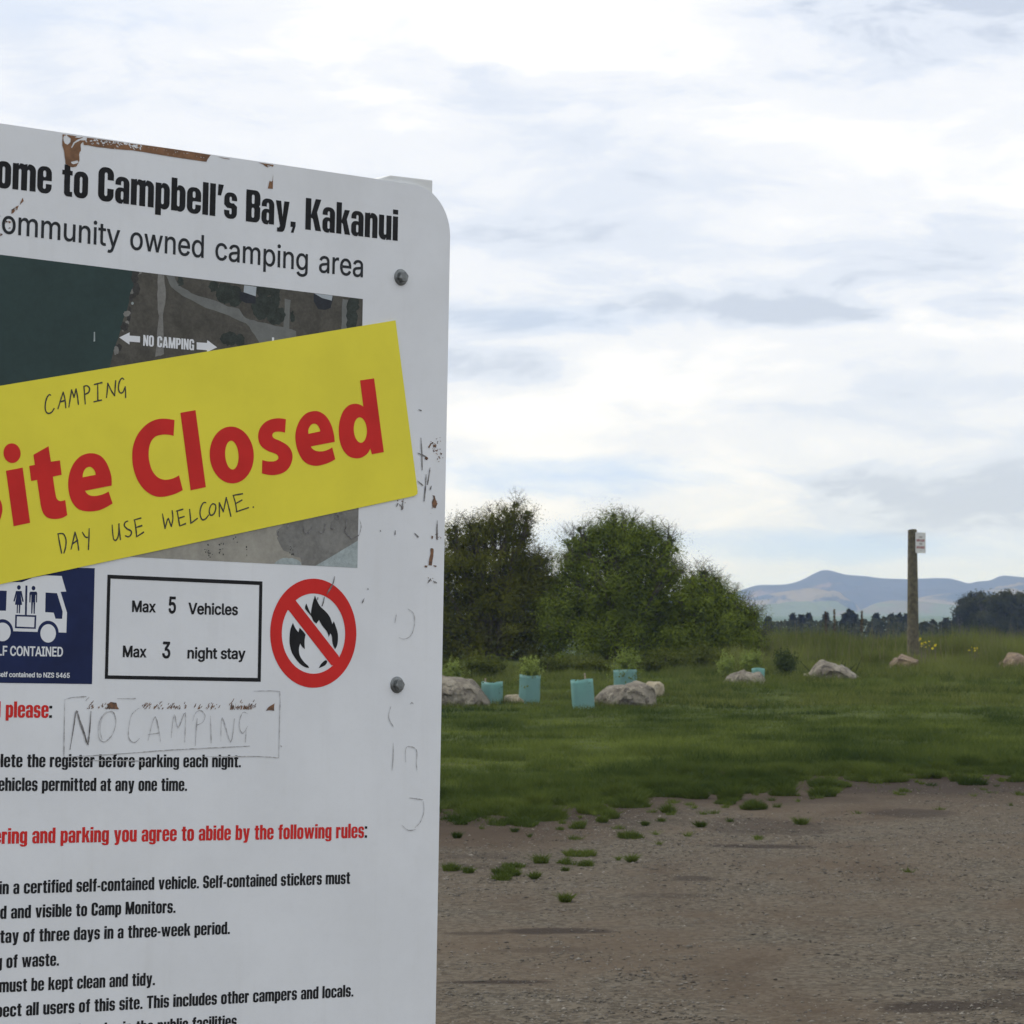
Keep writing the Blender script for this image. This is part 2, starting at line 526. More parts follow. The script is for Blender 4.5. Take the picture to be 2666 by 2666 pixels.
OUTLINES = {
'RC':'510;+286 -6,305 -4,323 0,341 5,357 11,373 19,388 28,402 38,416 49,428 62,438 76,448 91,457 107,463 124,469 142,473 160,408 160,401 136,389 114,375 96,357 81,337 69,315 60,292 55,267 53,245 54,223 59,203 66,184 76,166 89,151 105,137 123,125 145,116 168,109 194,105 223,103 254,105 285,109 314,116 340,125 364,137 385,150 403,166 419,184 432,203 443,223 450,245 454,267 456,292 454,315 449,337 440,357 428,375 413,389 395,401 373,408 348,473 348,469 367,463 385,456 402,448 418,438 433,427 447,415 460,402 471,388 481,373 490,357 498,340 504,323 509,305 513,286 515,267 516,235 514,205 508,177 498,150 484,126 466,104 445,86 421,70 393,57 362,48 329,42 293,40 254,42 215,48 179,57 146,70 115,86 88,104 63,126 42,150 25,177 11,205 1,235 -5,267 -7',
'Ra':'389;+190 -6,215 1,236 12,252 25,264 38,272 52,277 52,277 0,337 0,337 251,336 272,333 290,329 306,322 320,306 343,286 360,263 372,239 379,215 383,194 384,179 384,163 382,148 379,133 375,118 370,104 364,91 355,79 346,67 335,57 322,48 308,41 291,100 274,107 288,118 301,132 313,149 322,171 329,196 331,220 329,240 322,256 311,267 297,273 279,276 257,276 255,273 243,265 235,252 230,234 227,178 220,125 211,100 203,78 193,58 179,43 161,34 138,30 108,31 90,35 73,40 58,48 45,57 32,68 22,80 12,94 5,110 -1,126 -5,142 -8,160 -9;-149 47,130 52,114 61,102 72,94 87,92 105,95 124,103 139,117 150,134 159,154 164,175 168,200 171,231 176,259 182,270 186,276 190,276 138,272 115,263 93,248 74,228 59,202 49,170 45',
'Rc':'396;+235 -6,261 -1,285 9,306 21,325 37,341 56,354 78,363 102,304 117,299 102,292 89,282 76,271 66,258 58,243 52,226 48,207 46,189 48,173 51,158 57,145 66,134 76,124 89,115 102,108 117,103 134,99 151,97 169,96 187,97 206,99 224,103 242,108 258,115 274,124 287,134 300,145 310,158 319,173 325,189 329,207 330,226 329,242 325,257 319,270 311,281 301,290 289,298 276,303 262,362 277,353 301,340 322,324 341,305 356,284 368,260 377,234 383,207 384,182 383,159 378,137 371,117 360,98 346,82 330,68 312,56 291,46 268,40 243,36 216,34 187,36 159,40 133,46 108,56 85,68 64,82 46,98 30,117 16,137 6,159 -2,182 -7,207 -8',
'Rd':'424;+227 -5,252 4,272 17,287 31,307 59,313 59,313 0,372 0,372 509,311 509,311 319,306 319,287 346,272 360,253 373,228 381,196 384,173 383,151 378,131 371,112 361,95 347,79 332,66 313,55 293,46 270,39 245,35 218,34 189,35 160,39 133,46 108,55 84,66 64,79 45,94 29,111 16,130 5,151 -2,172 -7,195 -8;-188 48,172 51,158 57,145 66,134 76,124 88,115 101,109 117,103 133,99 151,97 170,96 189,97 209,99 227,103 245,108 261,115 276,124 290,133 301,145 311,157 319,172 325,187 329,205 330,221 329,237 325,251 320,263 312,275 302,284 291,293 278,300 263,305 247,309 229,311 210,312 189,311 169,309 150,305 132,299 115,293 100,284 86,274 75,263 65,250 57,236 51,221 48,205 47',
'Re':'404;+231 -7,249 -5,266 -1,283 4,298 11,311 19,324 29,335 39,353 63,365 91,306 105,297 88,285 73,271 61,254 53,234 48,212 46,195 47,179 50,165 55,151 61,139 70,128 80,118 92,110 106,104 122,100 139,97 157,96 178,96 211,99 241,109 270,125 294,146 313,159 321,173 326,189 329,205 330,237 326,263 314,283 294,298 269,303 254,307 237,309 220,310 202,338 221,75 221,75 169,371 169,371 194,370 219,368 242,363 263,357 282,350 299,341 315,331 329,319 341,307 351,294 361,280 368,266 374,251 379,236 382,221 384,205 384,180 383,157 378,135 370,115 359,97 346,81 329,67 311,55 290,46 267,39 242,35 215,34 187,35 159,40 132,46 108,56 85,68 64,82 46,98 30,117 16,138 6,161 -2,185 -7,212 -8',
'Rg':'425;+229 -150,251 -147,271 -142,291 -136,308 -127,324 -117,338 -104,350 -90,360 -73,367 -54,371 -32,372 -9,372 379,313 379,313 319,308 319,288 346,273 360,253 373,228 382,196 384,173 383,152 378,131 371,112 361,95 347,80 332,66 314,55 293,46 271,39 246,35 220,34 191,35 163,39 136,46 112,55 90,67 71,80 53,95 39,113 27,132 17,152 10,173 6,195 5,227 8,252 16,272 28,287 41,306 68,311 68,311 -6,310 -28,304 -47,295 -62,282 -75,267 -85,249 -92,229 -96,207 -97,178 -95,154 -88,136 -78,122 -66,101 -41,51 -69,64 -91,82 -110,105 -127,134 -140,150 -144,168 -148,187 -150,207 -151;-188 60,172 63,158 68,145 76,124 96,109 123,103 138,99 155,97 173,96 193,97 212,99 229,103 246,109 262,115 277,124 290,134 302,145 312,158 320,172 325,188 329,205 330,222 329,237 325,251 320,264 312,275 303,285 291,293 278,300 264,305 248,309 231,312 212,312 193,312 172,309 154,305 137,300 121,285 95,264 75,251 68,237 63,222 60,205 59',
'Ri':'167;+114 0,114 379,53 379,53 0;+100 446,114 455,123 468,126 483,123 499,114 512,100 521,84 524,67 521,54 512,44 499,41 483,44 468,54 455,67 446,84 443',
'Rm':'610;+114 0,114 238,117 266,126 289,140 307,158 320,178 328,199 330,229 326,253 311,269 288,274 260,274 0,335 0,335 247,338 270,345 290,358 307,374 320,395 328,419 330,447 326,473 313,483 302,490 289,494 273,496 254,496 0,557 0,557 255,556 276,553 296,548 313,541 328,532 342,522 354,510 364,497 372,483 378,468 383,453 385,437 386,407 383,381 375,357 361,337 343,322 321,312 295,321 295,316 314,309 331,299 347,287 361,273 372,257 380,239 385,219 386,195 384,172 376,151 363,132 346,118 323,108 295,112 295,112 379,53 379,53 0',
'Rn':'410;+117 257,126 283,141 303,161 317,184 326,210 329,229 328,246 323,260 315,273 304,283 291,290 275,295 256,296 235,296 0,357 0,357 240,356 264,353 285,348 304,341 321,332 336,321 349,309 360,295 369,280 376,264 380,246 383,227 384,207 383,187 379,169 372,152 362,137 349,124 332,112 312,102 287,112 287,112 379,53 379,53 0,114 0,114 227',
'Ro':'415;+233 -7,256 -2,278 6,299 16,317 30,333 46,347 64,359 85,369 108,376 133,380 159,381 187,380 216,376 243,369 268,359 291,347 312,333 330,317 346,299 360,278 371,256 378,233 383,207 384,182 383,159 378,137 371,117 360,98 346,82 330,68 312,56 291,46 268,40 243,36 216,34 187,36 159,40 133,46 108,56 85,68 64,82 46,98 30,117 16,137 6,159 -2,182 -7,207 -8;-189 48,173 51,158 57,145 66,134 76,124 89,115 102,108 117,103 134,99 151,97 169,96 187,97 206,99 224,103 242,108 258,115 274,124 287,134 300,145 310,158 319,173 325,189 329,207 330,226 329,242 325,257 319,270 310,282 300,292 287,300 274,307 258,312 242,316 224,318 206,319 187,318 169,316 151,312 134,307 117,300 102,292 89,282 76,270 66,257 57,242 51,226 48,207 46',
'Rp':'424;+114 -143,114 59,118 59,138 31,153 17,173 4,198 -5,229 -8,252 -7,274 -2,294 5,313 16,330 29,346 45,359 64,370 84,379 108,385 133,389 160,390 189,389 218,385 245,379 270,370 293,359 313,345 332,330 347,313 361,294 371,274 378,252 383,229 384,197 381,171 373,152 360,137 346,118 319,112 319,112 379,53 379,53 -143;-204 48,188 51,174 57,162 65,150 75,140 86,132 100,125 115,120 132,116 150,113 169,113 189,113 210,116 229,120 247,125 263,132 278,140 291,150 302,161 312,174 320,188 325,203 329,220 330,237 329,253 325,267 319,280 311,291 301,301 290,309 276,316 261,321 245,325 227,327 209,328 189,327 170,325 151,321 133,316 117,309 101,301 88,291 76,279 66,267 57,253 51,237 48,220 47',
'Rr':'259;+114 0,114 237,117 262,126 284,140 301,159 315,182 323,207 326,230 324,243 322,243 384,229 384,213 385,196 384,181 380,166 375,152 367,130 347,115 321,112 321,112 379,53 379,53 0',
'Rt':'227;+65 93,67 71,72 52,80 35,92 21,107 10,125 2,145 -3,168 -4,192 -3,213 2,202 54,185 51,170 50,150 53,136 61,128 76,126 98,126 471,65 471;+6 379,6 327,204 327,204 379',
'Ru':'410;+203 -4,222 0,240 7,257 17,272 30,286 47,297 67,307 92,298 92,298 0,357 0,357 379,296 379,296 153,293 122,283 97,268 77,249 62,226 53,200 50,181 52,164 56,150 64,137 75,127 89,119 105,115 123,114 144,114 379,53 379,53 139,54 116,57 95,62 76,69 59,78 44,89 31,101 20,115 11,130 4,146 -1,164 -4,182 -5',
'Rw':'567;+199 0,248 172,263 225,277 280,291 338,277 338,291 280,305 225,319 172,368 0,429 0,545 379,480 379,434 214,413 135,391 41,402 41,382 136,362 214,316 379,252 379,206 214,186 135,165 41,175 41,154 137,133 214,87 379,23 379,138 0',
'Ry':'389;+65 -143,91 -145,117 -143,139 -136,159 -124,177 -107,191 -85,204 -58,371 379,305 379,224 155,202 87,184 21,206 21,187 87,182 104,177 121,171 138,165 155,84 379,17 379,163 -1,151 -36,141 -58,130 -74,118 -84,104 -89,88 -90,71 -87,61 -86,47 -139',
'B3':'453;+243 -6,266 -2,288 4,309 12,327 23,344 36,358 50,370 66,380 84,387 103,392 123,393 145,392 166,387 186,381 205,371 222,359 239,344 253,327 265,308 276,287 284,264 288,239 290,211 289,211 278,372 461,372 509,70 509,70 452,288 452,288 448,157 299,157 248,201 248,223 247,242 244,260 240,275 234,299 217,316 196,326 172,329 145,325 116,315 93,297 74,275 61,248 53,219 50,191 52,165 59,144 71,126 87,115 107,109 132,44 132,46 111,52 91,60 74,70 57,83 43,98 30,114 19,133 10,152 2,173 -3,195 -6,218 -7',
'B4':'453;+413 105,413 163,109 163,109 166,311 509,247 509,40 158,40 105;+343 0,343 318,282 318,282 146,282 121,282 0',
'B5':'453;+245 -5,268 -1,289 6,309 15,327 27,343 41,357 57,369 76,379 95,385 117,390 139,391 163,390 181,388 199,384 215,379 231,372 246,364 260,355 273,345 285,334 296,321 306,308 314,294 321,279 326,263 330,247 333,229 334,203 331,178 325,155 315,136 301,134 301,151 452,366 452,366 509,96 509,67 253,128 246,145 258,167 268,192 275,218 277,248 273,275 262,297 244,314 221,320 208,324 193,327 178,328 162,324 131,314 104,298 82,276 64,250 53,221 50,196 52,173 60,154 73,138 89,127 108,122 130,60 130,62 111,66 93,73 76,83 60,94 45,108 32,123 21,140 11,159 3,178 -2,199 -6,221 -7',
'B6':'453;+249 -6,271 -2,291 5,310 14,327 26,343 39,356 55,368 73,377 92,384 112,388 134,389 157,388 180,384 201,378 221,370 240,359 257,346 271,332 284,316 295,298 303,278 309,257 313,235 314,214 312,196 307,179 299,165 288,154 275,145 261,151 261,322 509,252 509,137 340,118 311,102 285,89 261,80 239,73 219,68 199,65 180,64 162,65 138,69 115,75 94,84 74,96 56,109 40,125 26,142 15,161 5,182 -1,203 -5,226 -7;-198 52,174 63,153 79,138 102,128 128,125 158,128 188,138 214,153 235,174 252,198 262,226 265,254 262,279 251,299 235,314 213,324 187,327 157,324 128,314 101,299 79,279 63,254 52,226 48',
'BA':'480;+85 0,191 302,213 371,245 478,232 478,264 372,287 302,395 0,463 0,276 509,201 509,16 0;-110 142,110 199,370 199,370 142',
'BC':'510;+286 -6,305 -4,323 0,341 5,357 11,373 19,388 28,402 38,416 49,428 62,438 76,448 91,457 107,463 124,469 142,473 160,408 160,401 136,389 114,375 96,357 81,337 69,315 60,292 55,267 53,245 54,223 59,203 66,184 76,166 89,151 105,137 123,125 145,116 168,109 194,105 223,103 254,105 285,109 314,116 340,125 364,137 385,150 403,166 419,184 432,203 443,223 450,245 454,267 456,292 454,315 449,337 440,357 428,375 413,389 395,401 373,408 348,473 348,469 367,463 385,456 402,448 418,438 433,427 447,415 460,402 471,388 481,373 490,357 498,340 504,323 509,305 513,286 515,267 516,235 514,205 508,177 498,150 484,126 466,104 445,86 421,70 393,57 362,48 329,42 293,40 254,42 215,48 179,57 146,70 115,86 88,104 63,126 42,150 25,177 11,205 1,235 -5,267 -7',
'BD':'502;+256 2,291 8,322 17,351 31,376 48,398 68,417 92,433 119,446 149,455 181,460 217,462 255,460 293,455 329,446 361,433 391,418 418,399 441,377 461,353 478,325 492,294 501,261 507,225 509,93 509,93 452,221 452,249 450,275 446,299 438,320 428,338 415,354 399,368 381,379 361,388 337,394 312,398 285,399 255,398 226,394 198,388 172,379 149,368 128,354 110,337 94,318 81,296 70,272 63,244 58,215 57,96 57,96 0,219 0;+60 509,60 0,125 0,125 509',
'BE':'419;+375 0,375 57,125 57,125 229,355 229,355 286,125 286,125 452,372 452,372 509,60 509,60 0',
'BF':'410;+125 0,125 221,346 221,346 278,125 278,125 452,369 452,369 509,60 509,60 0',
'BI':'300;+269 0,269 57,183 57,183 452,269 452,269 509,31 509,31 452,118 452,118 57,31 57,31 0',
'BL':'393;+361 0,361 57,125 57,125 509,60 509,60 0',
'BM':'628;+122 0,122 291,122 328,121 372,120 416,119 457,112 457,129 408,145 361,159 321,170 291,286 0,342 0,456 291,467 322,482 363,498 409,513 457,507 457,506 413,505 369,504 327,504 291,504 0,568 0,568 509,476 509,352 187,342 158,330 121,318 83,307 49,322 49,311 84,299 123,287 159,277 187,152 509,60 509,60 0',
'BN':'523;+125 0,125 291,124 328,122 384,119 454,108 452,148 381,177 331,202 290,387 0,463 0,463 509,399 509,399 195,399 157,401 108,405 54,414 55,388 107,363 151,343 183,136 509,60 509,60 0',
'BO':'533;+299 -5,329 1,357 11,384 25,408 42,429 63,448 88,464 115,477 146,486 179,491 215,493 254,491 293,486 329,477 362,464 393,448 421,429 445,408 466,384 484,357 498,329 508,299 514,267 516,235 514,205 508,177 498,150 484,126 466,105 445,86 421,70 393,57 362,48 329,42 293,40 254,42 215,48 179,57 146,70 115,86 88,105 63,126 42,150 25,177 11,205 1,235 -5,267 -7;-245 54,223 59,203 66,184 76,167 89,151 105,137 123,125 144,116 168,109 194,105 223,103 254,105 285,109 314,116 340,125 364,137 385,151 404,167 420,184 433,203 443,223 450,245 454,267 456,289 454,310 450,330 443,349 433,367 420,383 404,396 386,408 365,418 341,425 314,429 286,430 254,429 223,425 194,418 168,408 144,396 123,383 105,367 89,349 76,330 66,310 59,289 54,267 53',
'BS':'447;+252 -8,278 -4,302 2,323 11,343 21,360 34,374 48,386 64,396 81,403 99,407 118,408 139,407 155,405 171,401 185,395 198,379 220,359 238,336 252,312 264,264 279,212 293,191 300,169 308,148 319,131 334,119 352,115 376,118 398,129 418,145 435,167 448,194 456,225 459,247 457,267 453,286 447,302 437,316 426,326 412,334 396,337 378,401 378,399 397,394 415,387 433,377 449,365 463,351 476,334 488,316 498,296 505,275 511,252 514,227 516,203 514,180 511,158 506,138 498,119 488,102 476,87 463,75 448,65 431,58 413,53 393,52 372,54 348,60 326,71 307,86 289,105 274,128 260,154 249,184 239,245 222,272 214,296 205,316 193,332 179,342 161,346 139,341 114,329 92,311 74,286 60,272 55,257 52,241 50,224 49,194 52,166 59,142 71,123 88,110 110,104 137,38 137,41 115,46 96,54 77,64 60,76 45,91 31,108 19,128 9,149 1,172 -4,197 -8,224 -9',
'BT':'449;+193 452,193 0,257 0,257 452,417 452,417 509,32 509,32 452',
'BV':'480;+278 0,463 509,395 509,290 206,267 138,235 31,248 31,215 137,192 206,84 509,16 509,204 0',
'BZ':'438;+399 0,399 57,214 57,152 57,90 54,97 33,134 81,169 129,397 462,397 509,40 509,40 452,223 452,285 452,348 454,341 476,306 431,273 385,42 46,42 0',
'Ba':'389;+190 -6,215 1,236 12,252 25,264 38,272 52,277 52,277 0,337 0,337 251,336 272,333 290,329 306,322 320,306 343,286 360,263 372,239 379,215 383,194 384,179 384,163 382,148 379,133 375,118 370,104 364,91 355,79 346,67 335,57 322,48 308,41 291,100 274,107 288,118 301,132 313,149 322,171 329,196 331,220 329,240 322,256 311,267 297,273 279,276 257,276 255,273 243,265 235,252 230,234 227,178 220,125 211,100 203,78 193,58 179,43 161,34 138,30 108,31 90,35 73,40 58,48 45,57 32,68 22,80 12,94 5,110 -1,126 -5,142 -8,160 -9;-149 47,130 52,114 61,102 72,94 87,92 105,95 124,103 139,117 150,134 159,154 164,175 168,200 171,231 176,259 182,270 186,276 190,276 138,272 115,263 93,248 74,228 59,202 49,170 45',
'Bc':'396;+235 -6,261 -1,285 9,306 21,325 37,341 56,354 78,363 102,304 117,299 102,292 89,282 76,271 66,258 58,243 52,226 48,207 46,189 48,173 51,158 57,145 66,134 76,124 89,115 102,108 117,103 134,99 151,97 169,96 187,97 206,99 224,103 242,108 258,115 274,124 287,134 300,145 310,158 319,173 325,189 329,207 330,226 329,242 325,257 319,270 311,281 301,290 289,298 276,303 262,362 277,353 301,340 322,324 341,305 356,284 368,260 377,234 383,207 384,182 383,159 378,137 371,117 360,98 346,82 330,68 312,56 291,46 268,40 243,36 216,34 187,36 159,40 133,46 108,56 85,68 64,82 46,98 30,117 16,137 6,159 -2,182 -7,207 -8',
'Bd':'424;+227 -5,252 4,272 17,287 31,307 59,313 59,313 0,372 0,372 509,311 509,311 319,306 319,287 346,272 360,253 373,228 381,196 384,173 383,151 378,131 371,112 361,95 347,79 332,66 313,55 293,46 270,39 245,35 218,34 189,35 160,39 133,46 108,55 84,66 64,79 45,94 29,111 16,130 5,151 -2,172 -7,195 -8;-188 48,172 51,158 57,145 66,134 76,124 88,115 101,109 117,103 133,99 151,97 170,96 189,97 209,99 227,103 245,108 261,115 276,124 290,133 301,145 311,157 319,172 325,187 329,205 330,221 329,237 325,251 320,263 312,275 302,284 291,293 278,300 263,305 247,309 229,311 210,312 189,311 169,309 150,305 132,299 115,293 100,284 86,274 75,263 65,250 57,236 51,221 48,205 47',
'Be':'404;+231 -7,249 -5,266 -1,283 4,298 11,311 19,324 29,335 39,353 63,365 91,306 105,297 88,285 73,271 61,254 53,234 48,212 46,195 47,179 50,165 55,151 61,139 70,128 80,118 92,110 106,104 122,100 139,97 157,96 178,96 211,99 241,109 270,125 294,146 313,159 321,173 326,189 329,205 330,237 326,263 314,283 294,298 269,303 254,307 237,309 220,310 202,338 221,75 221,75 169,371 169,371 194,370 219,368 242,363 263,357 282,350 299,341 315,331 329,319 341,307 351,294 361,280 368,266 374,251 379,236 382,221 384,205 384,180 383,157 378,135 370,115 359,97 346,81 329,67 311,55 290,46 267,39 242,35 215,34 187,35 159,40 132,46 108,56 85,68 64,82 46,98 30,117 16,138 6,161 -2,185 -7,212 -8',
'Bf':'254;+142 0,142 419,145 443,154 460,171 470,195 474,215 472,227 468,243 521,222 527,207 529,187 530,161 527,135 519,113 505,96 486,84 461,81 432,81 0;+6 379,6 327,228 327,228 379',
'Bg':'425;+229 -150,251 -147,271 -142,291 -136,308 -127,324 -117,338 -104,350 -90,360 -73,367 -54,371 -32,372 -9,372 379,313 379,313 319,308 319,288 346,273 360,253 373,228 382,196 384,173 383,152 378,131 371,112 361,95 347,80 332,66 314,55 293,46 271,39 246,35 220,34 191,35 163,39 136,46 112,55 90,67 71,80 53,95 39,113 27,132 17,152 10,173 6,195 5,227 8,252 16,272 28,287 41,306 68,311 68,311 -6,310 -28,304 -47,295 -62,282 -75,267 -85,249 -92,229 -96,207 -97,178 -95,154 -88,136 -78,122 -66,101 -41,51 -69,64 -91,82 -110,105 -127,134 -140,150 -144,168 -148,187 -150,207 -151;-188 60,172 63,158 68,145 76,124 96,109 123,103 138,99 155,97 173,96 193,97 212,99 229,103 246,109 262,115 277,124 290,134 302,145 312,158 320,172 325,188 329,205 330,222 329,237 325,251 320,264 312,275 303,285 291,293 278,300 264,305 248,309 231,312 212,312 193,312 172,309 154,305 137,300 121,285 95,264 75,251 68,237 63,222 60,205 59',
'Bh':'410;+117 257,126 283,141 303,161 317,184 326,210 329,229 328,246 323,260 315,273 304,283 291,290 275,295 256,296 235,296 0,357 0,357 240,356 264,353 285,348 304,341 321,332 336,321 349,309 360,295 369,280 376,264 380,246 383,227 384,207 383,187 379,169 372,152 362,137 349,124 332,112 312,102 287,114 287,114 509,53 509,53 0,114 0,114 227',
'Bi':'167;+114 0,114 379,53 379,53 0;+100 446,114 455,123 468,126 483,123 499,114 512,100 521,84 524,67 521,54 512,44 499,41 483,44 468,54 455,67 446,84 443',
'Bl':'189;+162 -1,181 3,170 54,160 53,146 52,130 54,120 62,115 77,114 99,114 509,53 509,53 84,54 65,58 47,65 33,74 20,86 10,101 3,119 -1,139 -2',
'Bn':'410;+117 257,126 283,141 303,161 317,184 326,210 329,229 328,246 323,260 315,273 304,283 291,290 275,295 256,296 235,296 0,357 0,357 240,356 264,353 285,348 304,341 321,332 336,321 349,309 360,295 369,280 376,264 380,246 383,227 384,207 383,187 379,169 372,152 362,137 349,124 332,112 312,102 287,112 287,112 379,53 379,53 0,114 0,114 227',
'Bo':'415;+233 -7,256 -2,278 6,299 16,317 30,333 46,347 64,359 85,369 108,376 133,380 159,381 187,380 216,376 243,369 268,359 291,347 312,333 330,317 346,299 360,278 371,256 378,233 383,207 384,182 383,159 378,137 371,117 360,98 346,82 330,68 312,56 291,46 268,40 243,36 216,34 187,36 159,40 133,46 108,56 85,68 64,82 46,98 30,117 16,137 6,159 -2,182 -7,207 -8;-189 48,173 51,158 57,145 66,134 76,124 89,115 102,108 117,103 134,99 151,97 169,96 187,97 206,99 224,103 242,108 258,115 274,124 287,134 300,145 310,158 319,173 325,189 329,207 330,226 329,242 325,257 319,270 310,282 300,292 287,300 274,307 258,312 242,316 224,318 206,319 187,318 169,316 151,312 134,307 117,300 102,292 89,282 76,270 66,257 57,242 51,226 48,207 46',
'Br':'259;+114 0,114 237,117 262,126 284,140 301,159 315,182 323,207 326,230 324,243 322,243 384,229 384,213 385,196 384,181 380,166 375,152 367,130 347,115 321,112 321,112 379,53 379,53 0',
'Bs':'365;+203 -7,223 -5,242 0,260 6,276 15,290 24,302 35,312 47,321 61,326 75,330 90,331 107,330 125,325 142,317 158,306 171,292 183,275 194,254 202,229 209,172 223,144 232,124 243,112 258,109 277,114 299,131 317,156 329,187 333,219 328,243 316,258 298,268 277,324 290,314 316,299 339,279 358,254 372,239 378,223 381,206 384,187 384,167 384,149 381,131 377,115 370,100 363,87 354,75 343,65 332,57 319,51 305,48 290,47 274,48 255,53 237,61 222,72 208,87 196,104 186,125 177,149 170,212 155,237 147,254 136,265 121,268 103,262 81,244 62,232 55,217 50,200 46,181 45,150 49,124 60,105 79,94 107,36 94,40 78,45 63,53 50,62 38,72 27,84 18,98 10,112 3,128 -2,145 -5,163 -7,182 -8',
'Bt':'227;+65 93,67 71,72 52,80 35,92 21,107 10,125 2,145 -3,168 -4,192 -3,213 2,202 54,185 51,170 50,150 53,136 61,128 76,126 98,126 471,65 471;+6 379,6 327,204 327,204 379',
'Bx':'379;+91 0,148 85,165 112,178 136,205 182,173 182,200 136,231 85,287 0,358 0,209 214,209 169,352 379,282 379,233 306,224 292,216 279,209 266,202 253,175 206,207 206,179 253,147 306,100 379,29 379,171 171,171 218,21 0',
'By':'389;+65 -143,91 -145,117 -143,139 -136,159 -124,177 -107,191 -85,204 -58,371 379,305 379,224 155,202 87,184 21,206 21,187 87,182 104,177 121,171 138,165 155,84 379,17 379,163 -1,151 -36,141 -58,130 -74,118 -84,104 -89,88 -90,71 -87,61 -86,47 -139',
}
_cache = {}


def glyph(font, ch):
    """-> advance, verts, tris  in units where capitals are 100 high"""
    key = font + ch
    if key in _cache: return _cache[key]
    if font == 'H':
        wd, ops = HV[ch]
        adv = wd + (6 if ch != ' ' else 0)
        r = (adv, *paint(ops)[:2]) if ops else (adv, [], [])
    elif ch == ' ':
        r = (188 / 5.27, [], [])
    else:
        q = OUTLINES[font + ch].split(';')
        ops = []
        if font == 'B' and ch in BOLD: q, ops = q[:1], BOLD[ch]
        for lp in q[1:]:
            pts = [tuple(float(c) / 5.27 for c in p.split()) for p in lp[1:].split(',')]
            ops.append((pts, 0 if lp[0] == '+' else None))
        # heavier weight: the outline itself is drawn over with a thick elliptical pen
        if not (font == 'B' and ch in BOLD):
            ex, ey = (5.0, 3.4) if font == 'B' else (1.5, 1.1)
            for pts, _ in list(ops):
                for i in range(len(pts)):
                    ops.append((pen_hull(pts[i - 1], pts[i], ex, ey), 0))
        r = (float(q[0]) / 5.27, *paint(ops)[:2])
    _cache[key] = r
    return r


def pen_hull(a, b, ex, ey):
    o = [(ex * math.cos(math.pi * (i + .5) / 4), ey * math.sin(math.pi * (i + .5) / 4)) for i in range(8)]
    ps = sorted({(round(p[0] + q[0], 4), round(p[1] + q[1], 4)) for p in (a, b) for q in o})
    cr = lambda o_, p, q: (p[0] - o_[0]) * (q[1] - o_[1]) - (p[1] - o_[1]) * (q[0] - o_[0])
    lo, hi = [], []
    for p in ps:
        while len(lo) > 1 and cr(lo[-2], lo[-1], p) <= 0: lo.pop()
        lo.append(p)
    for p in ps[::-1]:
        while len(hi) > 1 and cr(hi[-2], hi[-1], p) <= 0: hi.pop()
        hi.append(p)
    return lo[:-1] + hi[:-1]


def width(font, s):
    return sum(glyph(font, c)[0] for c in s) - (6 if font == 'H' and s else 0)


def text(font, s, p0, p1, cap, anchor=None, idx=0):
    """Set s with its capitals `cap` photo pixels high. p0, p1: photo pixels of the baseline at the left end of
    `anchor` (a substring; default all of s) and at the right end of s."""
    anchor = anchor or s
    k = s.index(anchor)
    a, b = SP(*p0), SP(*p1)
    wl = width(font, s[k:])
    off = width(font, s[:k]) + (6 if (font == 'H' and k) else 0)
    L = math.hypot(b[0] - a[0], b[1] - a[1])
    dx, dy = (b[0] - a[0]) / L, (b[1] - a[1]) / L
    sx = L / wl
    top = SP(p0[0], p0[1] - cap)
    sy = (top[1] - a[1]) / 100
    V, Fc = [], []
    x = -off
    for c in s:
        adv, v, f = glyph(font, c)
        n = len(V)
        for q in v:
            u, h = (x + q[0]) * sx, q[1] * sy
            V.append((a[0] + dx * u, a[1] + dy * u + h))
        Fc += [[i + n for i in t] for t in f]
        x += adv
    return V, Fc, [idx] * len(Fc)
# ------------------------------------------------------------------ sign materials
M_WHITE = mat('sign_white', (0.775, 0.805, 0.825), 0.5, 0.04, 5.0, spec=0.3)
M_BACK = mat('sign_post_paint', (0.735, 0.76, 0.77), 0.5, 0.0, 6.0, 0.05, 90, color2=(0.69, 0.70, 0.665), spec=0.3)
M_INK = mat('black_vinyl', (0.013, 0.014, 0.016), 0.6, 0.3, 30, spec=0.2)
M_GREYINK = mat('charcoal_vinyl', (0.026, 0.03, 0.034), 0.6, 0.2, 30, spec=0.2)
M_RED = mat('red_vinyl', (0.64, 0.030, 0.026), 0.6, 0.08, 14, spec=0.15)
M_YEL = mat('yellow_vinyl', (0.845, 0.755, 0.055), 0.5, 0.05, 6.0, 0.06, 7, spec=0.25)
M_NAVY = mat('navy_vinyl', (0.011, 0.021, 0.080), 0.5, 0.2, 12, spec=0.2)
M_PEN = mat('marker_pen', (0.03, 0.03, 0.022), 0.5, 0.4, 200)
M_PENCIL = mat('scratched_pencil', (0.28, 0.28, 0.28), 0.6, 0.0, 120, color2=(0.62, 0.63, 0.635))
M_RUST = mat('bare_brown_backing', (0.27, 0.135, 0.062), 0.7, 0.0, 60, color2=(0.15, 0.075, 0.035))
M_FLAKE = mat('bare_brown_flakes', (0.25, 0.12, 0.055), 0.7, 0.0, 120, color2=(0.07, 0.05, 0.04))
M_SCUFF = mat('dark_scuff', (0.075, 0.07, 0.066), 0.7, 0.0, 120, color2=(0.26, 0.26, 0.26))
M_ZINC = mat('galvanised_steel', (0.22, 0.235, 0.235), 0.45, 0.3, 120, 0.1, 300, metal=0.7)

